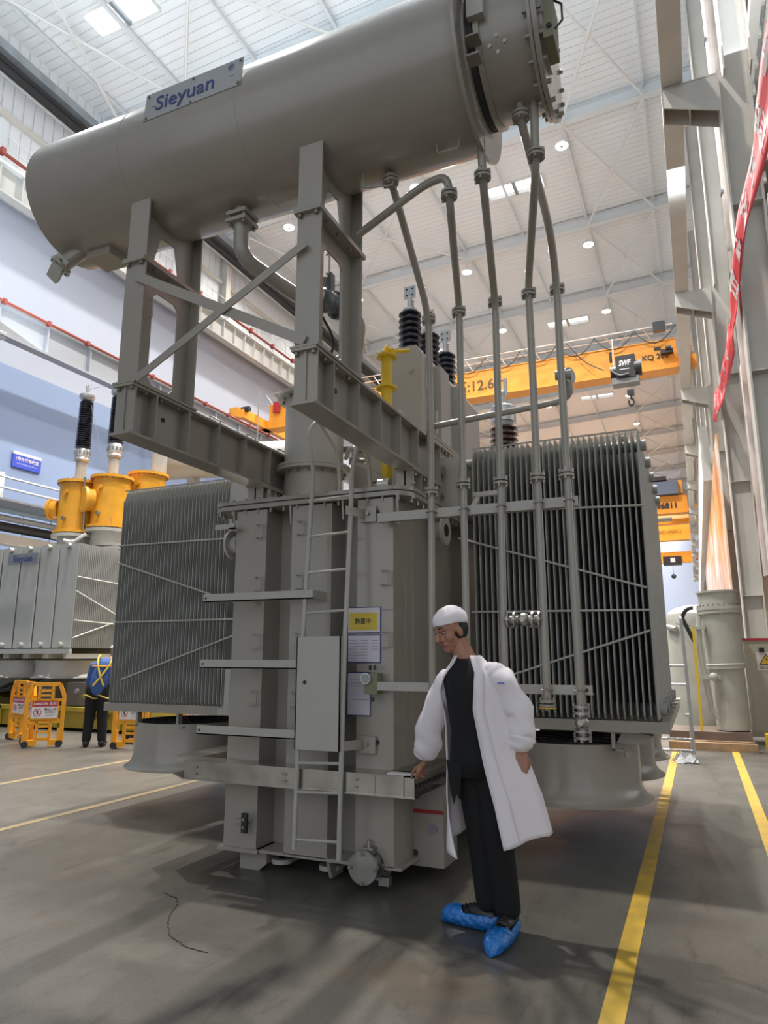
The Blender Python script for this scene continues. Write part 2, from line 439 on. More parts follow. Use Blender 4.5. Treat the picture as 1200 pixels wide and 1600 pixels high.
for i in range(len(RY)-1):
    for j, (x0, x1) in enumerate(((-19.6, -16.5), (-3.45, -0.2), (-16.5, -9.9))):
        if j == 2 and i not in (0, 1, 2, 4): continue
        y0, y1 = RY[i], RY[i+1]
        z0, z1 = roof_z(x0)+.35, roof_z(x1)+.35
        mb = MB(); mb.tube([(x0, y0, z0), (x1, y1, z1)], .055, HALLW, 6); mb.tube([(x0, y1, z0-.08), (x1, y0, z1-.08)], .055, HALLW, 6)
        mb.box((x0+x1)/2-.16, (x0+x1)/2+.16, (y0+y1)/2-.2, (y0+y1)/2+.2, (z0+z1)/2-.06, (z0+z1)/2-.03, HALLW)
        side = ('beside the left wall', 'above the right runway', 'over the middle of the hall')[j]
        tag(mb.build('roof_bracing'), 'crossed white roof bracing tubes %s, %s bay away' % (side, ordn(i)), 'bracing', 'roof bracing'); nb += 1

# high-bay lamps
proto = None
for j, x in enumerate(LAMP_X):
    for i, y in enumerate(LAMP_Y):
        z = roof_z(x)+.05 if False else (21.8 if j == 2 else 22.0)
        lab = 'round white LED high-bay lamp under rafter, %s lamp of the %s row' % (ordn(i), ('right-hand', 'middle', 'left-hand')[j])
        if proto is None:
            proto = thing('high_bay_lamp', lab, 'ceiling lamp', (x, y, z), 'high-bay lamps')
            MB().lathe((x, y, z), (0, 0, 1), [(0, .27), (.05, .29), (.09, .2), (.2, .12), (.24, .1)], HALLW, 20).build('lamp_housing', proto)
            MB().cyl((x, y, z-.015), (x, y, z-.001), .25, LAMPM, n=20).build('lamp_lens', proto)
            MB().cyl((x, y, z-.03), (x, y, z-.012), .06, DARK, n=10).build('lamp_sensor', proto)
            MB().cyl((x, y, z+.24), (x, y, z+.5), .015, HALL, n=6).build('hanger', proto)
        else:
            dup(proto, V3((x, y, z))-V3(proto.location), lab)
        area_light('lamp_light', (x, y, z-.05), (0, 0, 0), .5, .5, LAMP_POWER, (1.0, 0.965, 0.915), 'DISK', math.radians(125)) if j < 2 else area_light('lamp_light', (x, y, z-.05), (0, 0, 0), .5, .5, LAMP_POWER*.4, (1.0, 0.965, 0.915), 'DISK', math.radians(125))

# ------------------------------------------------------------------ left wall
WALLB = mat('wall_blue_light_tint', (0.265, 0.345, 0.52), 0.6, var=0.04, scale=0.15); WALLW = mat('wall_pale_light_tint', (0.44, 0.47, 0.55), 0.6)  # uneven light on the wall put into two tones: bluer low, paler high
WALLRIB = ribbed('wall_ribbed_sheet', (0.80, 0.81, 0.83), 0.42, 1, 0.5, 0.03)
mb = MB(); mb.box(-20.7, -20.4, -24, 106, 0, 11, WALLB); mb.box(-20.7, -20.4, -24, 106, 11, 16.6, WALLW); mb.box(-20.7, -20.4, -24, 106, 16.6, 23, WALLRIB)
mb.build('wall_left', kind='structure', smooth=0)
mb = MB(); mb.box(-20.4, 26, 105, 105.3, 0, 26, mat('wall_far_pale', (0.42, 0.48, 0.62), 0.6))
mb.build('wall_back', kind='structure', smooth=0)
FARD = ribbed('far_shutter', (0.36, 0.45, 0.66), 0.3, 2, 0.5, 0.05)
MB().box(-7, -1.2, 104.85, 104.98, 0, 6.5, FARD).build('door_1', kind='structure', smooth=0)
mb = MB().box(-7.4, -0.8, 104.6, 104.95, 6.5, 7.0, DARK); mb.build('trim_6', kind='structure', smooth=0)

# left crane runways
def runway(x, zt, zb, m, pitch, lab, name='crane_runway_girder', webx=.02, xw=.32, y0=-12, y1=104):
    root = thing(name, lab, 'crane runway', (x, (y0+y1)/2, zb), None)
    mb = MB(); mb.box(x-xw/2, x+xw/2, y0, y1, zt-.06, zt, m); mb.box(x-xw*.55, x+xw*.55, y0, y1, zb, zb+.07, m)
    mb.box(x-webx/2, x+webx/2, y0+.01, y1-.01, zb+.03, zt-.01, m); yy = y0+.5
    while yy < y1:
        mb.box(x-xw*.45, x+xw*.45, yy, yy+.05, zb+.04, zt-.02, m); yy += pitch
    mb.build('girder', root, smooth=0)
    mb = MB(); mb.box(x-.04, x+.04, y0, y1, zt, zt+.12, BOLT); mb.build('rail', root, smooth=0)
    return root
RUNW = mat('runway_paint', (0.34, 0.355, 0.385), .5); RUNU = mat('runway_upper_paint', (0.46, 0.45, 0.42), .5)
r = runway(-18.6, 11.95, 10.95, RUNW, 1.75, 'lower crane runway girder on the left wall, red pipe along its top')
mb = MB(); mb.tube([(-18.36, -12, 11.98), (-18.36, 104, 11.98)], .05, REDRAIL, 8)
y = -11
while y < 100: mb.box(-18.44, -18.30, y, y+.12, 11.9, 12.05, REDRAIL); y += 1.6
mb.build('conductor_rail', r, 'red conductor pipe along the girder top')
for k in range(14): MB().box(-20.4, -18.5, -2.3+7.7*k, -2.05+7.7*k, 10.9, 11.1, HALL).build('wall_bracket', r, smooth=0)
r = runway(-19.6, 17.3, 16.2, RUNU, 0.85, 'upper crane runway girder high on the left wall, just below the ribbed sheeting')
mb = MB(); mb.tube([(-19.35, -12, 17.48), (-19.35, 104, 17.48)], .06, REDRAIL, 8)
y = -11
while y < 100: mb.box(-19.44, -19.26, y, y+.14, 17.4, 17.62, REDRAIL); y += 2.0
mb.build('conductor_rail', r, 'red conductor pipe along the girder top')
mb = MB(); mb.box(-20.4, -19.4, -12, 104, 17.2, 17.3, HALL)
for zz in (17.85, 18.3): mb.tube([(-19.5, -12, zz), (-19.5, 104, zz)], .018, HALL, 5)
y = -11
while y < 90:
    mb.cyl((-19.5, y, 17.3), (-19.5, y, 18.3), .018, HALL, n=5); y += 1.3
mb.build('walkway_rail', r)
# wall columns in the upper storey
for i, y in enumerate((18.15+7.7*k for k in range(-1, 11))):
    mb = MB(); ibeam(mb, (-20.15, y, 17.3), (-20.15, y, 22.0), .35, .45, HALLB, .02, .014, up=(1, 0, 0))
    tag(mb.build('wall_column', smooth=0), 'brown-grey steel column standing on the upper left runway, %s from the camera' % ordn(i), 'column', 'upper wall columns')
# eave gutter duct, black pipe and white girt under the eave on the left
mb = MB(); mb.box(-19.86, -19.45, -12, 104, 21.2, 21.55, DUCT)
tag(mb.build('eave_duct', smooth=0), 'blue-grey galvanised duct running under the left eave', 'duct')
mb = MB(); mb.tube([(-19.7, -12, 20.75), (-19.7, 104, 20.75)], .13, BLACK, 10); mb.tube([(-19.7, -12, 21.05), (-19.7, 104, 21.05)], .1, BLACK, 10)
mb.tube([(-19.7, -12, 20.5), (-19.7, 104, 20.5)], .05, ALU, 8)
tag(mb.build('eave_pipe'), 'black pipes with thin silver conduit running below the left eave duct', 'pipe')
mb = MB(); mb.box(-20.39, -20.2, -12, 104, 19.6, 19.78, HALLB)
tag(mb.build('wall_girt', smooth=0), 'beige horizontal girt across the ribbed sheeting of the left wall', 'beam')

# blue sign on the left wall
s = thing('blue_sign', 'blue sign board with white writing high on the left wall', 'sign', (-20.36, 15.95, 7.62))
MB().box(-20.39, -20.33, 15.4, 16.5, 7.62, 8.06, SIGNBLUE).box(-20.39, -20.325, 15.4, 16.5, 8.06, 8.16, PAPERW).build('sign_board', s, smooth=0)
MB().text('1号外部验收区', .14, (-20.325, 15.95, 7.92), (0, 1, 0), (0, 0, 1), PAPERW, .004, bold=.004).build('lettering', s, smooth=0)
MB().text('Outer Acceptance Area 1', .075, (-20.325, 15.95, 7.77), (0, 1, 0), (0, 0, 1), PAPERW, .004).build('lettering', s, smooth=0)

# pipe bridge with handrail on the left wall
s = thing('pipe_bridge', 'steel gallery with handrail carrying grey and black pipes on the left wall', 'gallery', (-18.5, 20, 5.5))
MB().box(-18.6, -17.4, 2, 60, 5.72, 5.78, DUCT).box(-18.55, -18.45, 2, 60, 5.62, 6.0, mat('gallery_blue', (0.33, 0.45, 0.56), .5)).build('deck_beam', s, smooth=0)
mb = MB()
for zz in (6.35, 6.68): mb.tube([(-18.5, 2, zz), (-18.5, 60, zz)], .035, ALU, 8)
for zz in (6.28, 6.60): mb.tube([(-18.2, 2, zz), (-18.2, 60, zz)], .03, ALU, 8)
mb.build('handrail', s)
for y in (6.0, 13.7, 21.4, 29.1): MB().box(-18.6, -18.45, y-.08, y+.08, 5.7, 6.8, HALLW).build('handrail_post', s, smooth=0)
MB().tube([(-18.45, 2, 5.45), (-18.45, 60, 5.45)], .09, mat('grey_pipe', (.35, .36, .38), .4), 12).build('grey_pipe', s)
MB().tube([(-18.45, 2, 5.18), (-18.45, 60, 5.18)], .14, BLACK, 14).build('black_pipe', s)
MB().box(-18.7, -18.3, 2, 60, 4.66, 4.95, HALLB).build('lower_beam', s, smooth=0)
for y in (4, 8, 11, 14.6, 15.6, 18, 21, 25, 29): MB().cyl((-18.5, y, 4.3), (-18.5, y, 5.62), .012, DARK, n=5).build('hanger_rod', s)
for y in (3, 20, 40, 58): MB().box(-20.4, -18.4, y, y+.2, 5.5, 5.7, HALL).build('wall_bracket', s, smooth=0)
# ------------------------------------------------------------------ the big transformer in the foreground
T = thing('power_transformer', 'large grey power transformer with overhead oil tank, ladder and finned radiators in the foreground', 'transformer', (-2.6, 6.0, 0))
BX, BY = 4.4, 4.62     # front of the box stiffeners, front wall of the tank

# tank ---------------------------------------------------------------
mb = MB()
mb.box(-3.19, -1.87, BY, 5.6, .13, 2.58, GREY)                       # narrow front end of the tank
mb.box(-3.75, -1.93, 5.55, 9.0, .13, 2.58, GREY)                     # wide main body
mb.box(-3.235, -2.90, BX-.02, 5.5, .13, .155, GREY); mb.box(-2.93, -1.83, BX-.0, 5.5, .135, .155, GREY)
for z in (1.78, 1.3): mb.box(-2.16, -1.885, BX-.003, BX, z, z+.004, LINEGREY)
tank = mb.build('tank', T, smooth=20)
for (x0, x1, zb) in ((-3.20, -2.925, .15), (-2.70, -2.365, .15), (-2.155, -1.88, .15)):
    mb = MB(); mb.prism([(x0, BX), (x1, BX), (x1, BY+.02), (x0, BY+.02)], (0, 0, zb), (1, 0, 0), (0, 1, 0), (0, 0, 2.60-zb-.03), GREY)
    # sloping cap under the cover flange
    mb.build('box_stiffener', tank, smooth=0)
mb = MB(); mb.prism([(4.40, .16), (4.62, .16), (4.62, .02), (4.46, .02)], (-2.375, 0, 0), (0, 1, 0), (0, 0, 1), (.02, 0, 0), GREY); mb.build('fin', tank, smooth=0)
mb = MB(); mb.box(-1.90, -1.86, 4.73, 4.77, .16, 2.55, GREY); mb.build('corner_seam', tank, smooth=0)
# feet and pulling lugs
for (x0, x1, y) in ((-3.10, -2.90, 4.47), (-2.75, -2.60, 5.2)):
    mb = MB(); mb.prism([(0, 0), (0, .15), (.22, .15), (.22, .05), (.16, 0)], (x0, y, 0), (1, 0, 0), (0, 0, 1), (0, .12, 0), GREY); mb.build('foot', tank, smooth=0)
for x in (-2.80, -2.42):
    mb = MB(); mb.lathe((x, 4.55, .05), (0, 0, 1), [(0, .055), (0, .075), (.03, .075), (.03, .03), (0, .03)], GREY_L, 20, caps=False)
    mb.cyl((x, 4.55, .05), (x, 4.55, .08), .028, DARK, n=12); mb.box(x-.07, x+.07, 4.55, 4.66, .05, .08, GREY_L); mb.build('pulling_lug', tank)
# jacking bracket at right with red stripe and two holes
mb = MB(); mb.box(-1.95, -1.655, 4.72, 5.0, .09, .62, GREY); mb.box(-1.87, -1.653, 4.717, 4.72, .425, .45, RED)
mb.cyl((-1.735, 4.719, .33), (-1.735, 4.714, .33), .035, LINEGREY, n=20); mb.cyl((-1.86, 4.719, .17), (-1.86, 4.714, .17), .022, DARK, n=16)
mb.build('jacking_bracket', tank, smooth=0)
# clamp box small
mb = MB(); mb.box(-3.02, -2.985, 4.33, 4.40, .315, .335, STEEL); mb.box(-3.10, -3.02, 4.37, 4.40, .32, .345, GREY); mb.box(-3.0, -2.955, 4.32, 4.34, .27, .40, BLACK)
mb.cyl((-2.98, 4.318, .36), (-2.98, 4.312, .36), .01, STEEL, n=8); mb.cyl((-2.98, 4.318, .31), (-2.98, 4.312, .31), .01, STEEL, n=8)
mb.build('earth_terminal', tank, smooth=0)
# wire handles welded to the stiffeners
for (x, z) in ((-2.97, 2.40), (-2.97, 2.00), (-2.97, 1.58), (-2.975, 1.175), (-2.61, 2.40), (-2.61, 2.00), (-2.61, 1.58), (-2.63, 1.17), (-1.93, 2.0), (-1.93, 1.58)):
    w_ = .03
    MB().tube([(x-w_, BX, z-.05), (x-w_, BX-.035, z-.05), (x+w_, BX-.035, z-.05), (x+w_, BX-.035, z+.05), (x-w_, BX-.035, z+.05), (x-w_, BX, z+.05)], .005, GREY, 6, .012).build('lifting_handle', tank)
# ladder arms on the stiffeners (flat bars reaching out to the left)
for (z, xr) in ((1.89, -2.40), (1.415, -2.47), (.955, -2.35)):
    mb = MB(); mb.box(-3.33, xr, 4.20, 4.215, z-.03, z+.03, GREY_L); mb.box(-3.33, xr, 4.20, 4.26, z-.03, z-.022, GREY_L)
    mb.box(-3.0, -2.95, 4.2, 4.4, z-.03, z-.022, GREY_L); mb.box(xr-.012, xr-.001, 4.216, 4.4, z-.029, z+.029, GREY_L)
    mb.cyl((-3.305, 4.199, z), (-3.305, 4.197, z), .009, DARK, n=8); mb.build('cable_support_arm', T, smooth=0)
mb = MB(); mb.box(-3.33, -3.15, 4.3, 4.32, 2.42, 2.46, GREY_L); mb.box(-3.2, -3.15, 4.3, 4.42, 2.42, 2.43, GREY_L); mb.build('cable_support_arm', T, smooth=0)
for z in (2.46, .90):
    mb = MB(); mb.bar((-2.15, 4.2, z), (-2.08, 4.39, z), .06, .012, GREY, up=(1, 0, 0)); mb.box(-2.12, -2.0, 4.37, 4.40, z-.06, z+.05, GREY); mb.cyl((-2.06, 4.37, z), (-2.06, 4.35, z), .014, BOLT, n=6)
    mb.cyl((-2.0, 4.40, z+.01), (-2.0, 4.38, z+.01), .016, DARK, n=10); mb.build('ladder_bracket', T, smooth=0)

# cover ---------------------------------------------------------------
def rrect(x0, x1, y0, y1, r, n=6):
    P = []
    for cx, cy, a0 in ((x1-r, y0+r, -PI/2), (x1-r, y1-r, 0), (x0+r, y1-r, PI/2), (x0+r, y0+r, PI)):
        for k in range(n+1):
            a = a0 + PI/2*k/n; P.append((cx+r*math.cos(a), cy+r*math.sin(a)))
    return P
mb = MB()
mb.prism(rrect(-3.45, -1.755, 4.37, 5.9, .16), (0, 0, 2.58), (1, 0, 0), (0, 1, 0), (0, 0, .032), GREY)
mb.prism(rrect(-3.45, -1.755, 4.375, 5.9, .16), (0, 0, 2.612), (1, 0, 0), (0, 1, 0), (0, 0, .010), DARK)
mb.prism(rrect(-3.45, -1.755, 4.37, 5.9, .16), (0, 0, 2.622), (1, 0, 0), (0, 1, 0), (0, 0, .028), GREY)
mb.box(-3.95, -1.80, 5.85, 9.2, 2.58, 2.65, GREY)
for i in range(15):
    x = -3.36+i*.1165; mb.cyl((x, 4.405, 2.58), (x, 4.405, 2.545), .014, BOLT, n=6); mb.cyl((x, 4.405, 2.65), (x, 4.405, 2.668), .014, BOLT, n=6)
for i in range(12):
    y = 4.52+i*.115; mb.cyl((-1.79, y, 2.58), (-1.79, y, 2.545), .014, BOLT, n=6); mb.cyl((-1.79, y, 2.65), (-1.79, y, 2.668), .014, BOLT, n=6)
    mb.cyl((-3.41, y, 2.58), (-3.41, y, 2.545), .014, BOLT, n=6)
for x in (-3.23, -2.72, -2.28, -1.85):   # flange gussets
    mb.prism([(4.40, 2.58), (4.385, 2.58), (4.385, 2.55), (4.40, 2.44)], (x, 0, 0), (0, 1, 0), (0, 0, 1), (.014, 0, 0), GREY)
mb.build('tank_cover', T, smooth=20)
# stainless ledge round the lower tank
mb = MB()
mb.box(-3.43, -1.665, 4.215, 4.222, .62, .735, STAIN); mb.box(-3.44, -1.655, 4.20, 4.30, .613, .62, STAIN); mb.box(-3.43, -1.665, 4.215, 4.4, .735, .741, STAIN)
mb.box(-1.735, -1.73, 4.215, 5.05, .62, .735, STAIN); mb.box(-1.735, -1.655, 4.215, 5.05, .735, .741, STAIN); mb.box(-1.74, -1.655, 4.215, 5.05, .613, .619, STAIN)
mb.box(-1.9, -1.73, 4.3, 5.05, .735, .741, STAIN)
mb.box(-3.435, -3.43, 4.22, 5.6, .62, .735, STAIN)
for z0 in (.613, .735): mb.prism([(-3.43, 4.20), (-3.66, 4.36), (-3.66, 5.6), (-3.43, 5.6)], (0, 0, z0), (1, 0, 0), (0, 1, 0), (0, 0, .006), STAIN)
for x in (-3.32, -2.60, -2.585, -2.06):
    for z in (.655, .70): mb.cyl((x, 4.214, z), (x, 4.206, z), .009, BOLT, n=8)
for i in range(12): mb.cyl((-1.729, 4.3+i*.06, .65), (-1.722, 4.3+i*.06, .65), .014, DARK, n=8)
mb.box(-1.93, -1.928, 4.2135, 4.2145, .62, .735, DARK)
mb.build('stainless_ledge', T, 'stainless steel angle ledge', smooth=0)

# drain valve at front
mb = MB(); c = V3((-2.05, 4.30, .16))
mb.cyl(c, c+V3((0, .32, 0)), .05, STEEL, n=20); mb.flange(c+V3((0, 0, 0)), (0, -1, 0), .10, .022, STEEL, 4, .014)
mb.flange(c+V3((0.02, .10, 0)), (0, -1, 0), .085, .02, STEEL, 4, .012); mb.flange(c+V3((.03, .16, 0)), (0, -1, 0), .11, .03, STEEL, 0)
mb.ball(c+V3((0.01, .07, 0)), .065, STEEL); mb.box(-2.08, -2.0, 4.33, 4.40, .23, .27, STEEL); mb.cyl((-2.04, 4.36, .2), (-2.04, 4.36, .31), .014, STEEL, n=8)
mb.box(-1.97, -1.90, 4.36, 4.41, .05, .10, STEEL); mb.build('drain_valve', T, 'silver flanged drain valve')

# ladder ---------------------------------------------------------------
lad = MB().box(-2.49, -2.155, 4.155, 4.163, .87, 1.60, GREY_L).box(-2.49, -2.482, 4.155, 4.20, .87, 1.60, GREY_L).box(-2.163, -2.155, 4.155, 4.20, .87, 1.6, GREY_L)
lad.cyl((-2.42, 4.154, 1.30), (-2.42, 4.150, 1.30), .016, DARK, n=4)
def ly(z): return 4.185 + max(0, (z-1.2))*.055
rails = MB()
rails.tube([(-2.49, ly(.25), .25), (-2.475, ly(1.5), 1.5), (-2.46, ly(2.55), 2.50), (-2.44, 4.25, 2.75), (-2.50, 4.27, 3.10), (-2.45, 4.32, 3.20), (-2.44, 4.62, 3.03), (-2.44, 4.68, 2.66)], .0165, GREY_L, 10, .07)
rails.tube([(-2.165, ly(.22), .22), (-2.15, ly(1.5), 1.5), (-2.14, ly(2.55), 2.50), (-2.13, 4.25, 2.75), (-2.09, 4.27, 2.95), (-2.13, 4.32, 3.03), (-2.18, 4.62, 2.95), (-2.18, 4.68, 2.66)], .0165, GREY_L, 10, .07)
lad_o = rails.build('ladder', T)
for z in (.31, .60, .78, 1.76, 2.04, 2.30, 2.56):
    if .87 < z < 1.6: continue
    MB().cyl((-2.48, ly(z), z), (-2.15, ly(z), z+.015), .0095, GREY_L, n=8).build('rung', lad_o)
lad.build('climbing_guard', lad_o, 'flat grey anti-climb plate', smooth=0)

# small gauge box on the tank front
mb = MB(); mb.box(-2.05, -1.955, 4.30, 4.38, 1.225, 1.36, OLIVE); mb.cyl((-2.03, 4.30, 1.325), (-2.03, 4.275, 1.325), .036, ALU, n=24); mb.cyl((-2.03, 4.275, 1.325), (-2.03, 4.272, 1.325), .03, GLASS, n=24)
for x, z in ((-2.02, 1.38), (-1.985, 1.38), (-2.0, 1.205)): mb.cyl((x, 4.33, z), (x, 4.33, z+.03 if z > 1.3 else z-.03), .01, BLACK, n=8)
mb.build('gauge_box', T, 'grey oil gauge box with round dial')

# radiators ---------------------------------------------------------------
def radiator(x0, n, pitch, y0, y1, z0, z1, inner):
    mb = MB(); yc = (y0+y1)/2; e = .02
    for i in range(n):
        x = x0 + i*pitch; t = .0075
        hexa = [(x, y0), (x+t, y0+e), (x+t, y1-e), (x, y1), (x-t, y1-e), (x-t, y0+e)]
        rings = [(z0, 1), (z1-.14, 1), (z1-.03, .9), (z1, .8)]
        vs = []
        for z, s in rings: vs += [(px, yc+(py-yc)*s, z) for px, py in hexa]
        fs = []
        for k in range(3): fs += [(k*6+j, k*6+(j+1) % 6, (k+1)*6+(j+1) % 6, (k+1)*6+j) for j in range(6)]
        fs += [(5, 4, 3, 2, 1, 0), tuple(range(18, 24))]
        mb.add(vs, fs, RADP)
        mb.box(x-.004, x+.004, y0-.006, y0+.002, z0+.03, z1-.12, RADP)
    xe = x0+(n-1)*pitch
    mb.box(x0-.008, xe+.008, y0+.01, y0+.02, z1-.012, z1, RADP)
    r = mb.build('radiator', T, smooth=0)
    a, b = min(x0, inner)-.0, max(xe, inner)+.0
    if inner > x0: a = x0-.05
    else: b = xe+.05
    for z in (z1-.07, z0+.06): MB().cyl((a, yc, z), (b, yc, z), .047, RADP, n=16).build('header_pipe', r)
    return r
rr = radiator(-1.62, 30, .0455, 5.50, 6.02, 1.02, 3.20, -2.0)
def rods(par, seg, y):
    for a, b in seg: MB().cyl((a[0], y, a[1]), (b[0], y, b[1]), .009, GREY_L, n=8).build('brace_rod', par)
rods(rr, [((-1.63, 2.64), (-.28, 2.585)), ((-1.75, 2.43), (-.31, 1.965)), ((-1.65, 1.818), (-.30, 1.802)), ((-1.55, 1.26), (-.31, 1.653))], 5.48)
for k in range(1, 5):
    c = dup_part(rr, (0, .56*k, 0))
    for ch in list(c.children):
        if ch.name.startswith('brace_rod'): bpy.data.objects.remove(ch)
rl = radiator(-5.46, 31, .0455, 5.50, 6.02, 1.00, 3.20, -3.75)
rods(rl, [((-5.47, 2.60), (-3.6, 2.58)), ((-5.47, 2.42), (-3.5, 1.82)), ((-5.47, 1.806), (-3.9, 1.809)), ((-5.3, 1.24), (-3.9, 1.68))], 5.48)
for k in range(1, 5):
    c = dup_part(rl, (0, .56*k, 0))
    for ch in list(c.children):
        if ch.name.startswith('brace_rod'): bpy.data.objects.remove(ch)
for (xa, xb) in ((-1.95, -.23), (-5.52, -3.7)):
    mb = MB()
    for y in (5.50, 6.03, 6.6, 7.15, 7.7, 8.25): mb.box(xa, xb, y-.01, y+.03, .93, 1.01, GREY)
    mb.box(xb-.08 if xb > -1 else xa, xb if xb > -1 else xa+.08, 5.5, 8.3, .93, 1.0, GREY); mb.build('radiator_support', T, smooth=0)
mb = MB(); mb.box(-4.02, -3.5, 5.35, 5.6, .95, 1.0, GREY_L); mb.box(-3.99, -3.93, 5.40, 5.46, .95, 1.35, GREY_L); mb.build('radiator_bracket', T, smooth=0)
mb = MB(); mb.box(-4.0, -3.55, 5.38, 5.7, 2.50, 3.10, GREY_L); mb.build('header_box', T, 'pale grey box duct beside the left radiator', smooth=0)
# header end flanges on the tank sides and the dark side wall
for (x, y, z, lab) in ((-1.80, 5.08, 2.43, 'R'), (-3.27, 4.55, 2.34, 'L')):
    mb = MB(); sx = 1 if lab == 'R' else -1
    mb.cyl((x, y, z), (x+sx*.06, y, z), .07, GREY_L, n=20); mb.cyl((x+sx*.06, y, z), (x+sx*.08, y, z), .115, GREY_L, n=28); mb.cyl((x+sx*.08, y, z), (x+sx*.084, y, z), .05, BLACK, n=20)
    mb.build('blanking_flange', T)
for (y, z, s) in ((5.95, 3.26, 1), (5.76, 3.22, .7), (7.4, 3.25, .7)):
    mb = MB(); mb.cyl((-.42, y, 3.18), (-.42, y, z), .008*s+.004, BOLT, n=8); mb.ball((-.42, y, z), .018*s, BOLT, 10, 6); mb.box(-.44, -.40, y-.006, y+.006, z-.02, z-.01, BOLT); mb.build('vent_plug', T)
for x in (-1.5, -1.05): MB().cyl((x, 5.76, 3.17), (x, 5.76, 3.27), .012, BOLT, n=8).build('vent_plug', T)

# cooling fans ---------------------------------------------------------------
def fan(c, par):
    x, y, z = c; R = .52
    f = MB().lathe((x, y, z), (0, 0, 1), [(.43, R-.012), (.43, R), (.40, R), (.13, R), (.07, R+.015), (.03, R+.045), (.008, R+.085), (0, R+.085), (.02, R+.03), (.08, R-.005), (.13, R-.012), (.43, R-.012)], GREY, 56, caps=False).build('fan_shroud', par)
    mb = MB(); mb.lathe((x, y, z-.02), (0, 0, 1), [(0, .11), (.02, .14), (.26, .14), (.28, .09)], GREY, 24)
    mb.build('fan_motor', f)
    mb = MB()
    for k in range(7):
        a = 2*PI*k/7; d = V3((math.cos(a), math.sin(a), 0)); e = V3((-math.sin(a), math.cos(a), 0))
        p = V3((x, y, z+.18)); q = [p+d*.12-e*.06+V3((0, 0, -.03)), p+d*.12+e*.06+V3((0, 0, .03)), p+d*.49+e*.12+V3((0, 0, .04)), p+d*.49-e*.1+V3((0, 0, -.04))]
        mb.add(q+[v+V3((0, 0, .006)) for v in q], [(0, 1, 2, 3), (7, 6, 5, 4), (0, 4, 5, 1), (1, 5, 6, 2), (2, 6, 7, 3), (3, 7, 4, 0)], ALU)
    mb.build('fan_blades', f, smooth=0)
    mb = MB()
    for r in (.1, .18, .26, .34, .42, .50):
        P = [(x+r*math.cos(2*PI*k/32), y+r*math.sin(2*PI*k/32), z+.425) for k in range(33)]; mb.tube(P, .004, DARK, 5, caps=False)
    for k in range(8):
        a = PI*k/4; mb.cyl((x, y, z+.425), (x+.51*math.cos(a), y+.51*math.sin(a), z+.425), .006, DARK, n=5)
    mb.build('fan_guard', f)
    return f
f1 = fan((-1.0, 5.97, .40), T)
f2 = dup_part(f1, (.03, 1.22, 0)); f2 = dup_part(f1, (.03, 2.44, 0))
f3 = dup_part(f1, (-3.83, 0, 0)); f3 = dup_part(f1, (-3.83, 1.22, 0))
for (x, y) in ((-.62, 5.52), (-1.3, 5.52), (-4.6, 5.52), (-5.1, 5.52), (-.62, 6.42), (-.6, 7.6)):
    mb = MB(); mb.box(x-.012, x+.012, y-.01, y+.05, .80, .95, GREY); mb.box(x-.012, x+.07, y-.01, y+.05, .80, .81, GREY); mb.build('fan_hanger', T, smooth=0)
mb = MB(); mb.prism([(0, 0), (.20, .0), (.26, .06), (.06, .10)], (-.61, 5.60, .84), (1, 0, 0), (0, 0, 1), (0, .15, 0), GREY); mb.cyl((-.53, 5.5, .80), (-.53, 5.5, .76), .018, GREY, n=8)
mb.build('fan_terminal_box', T, smooth=0)

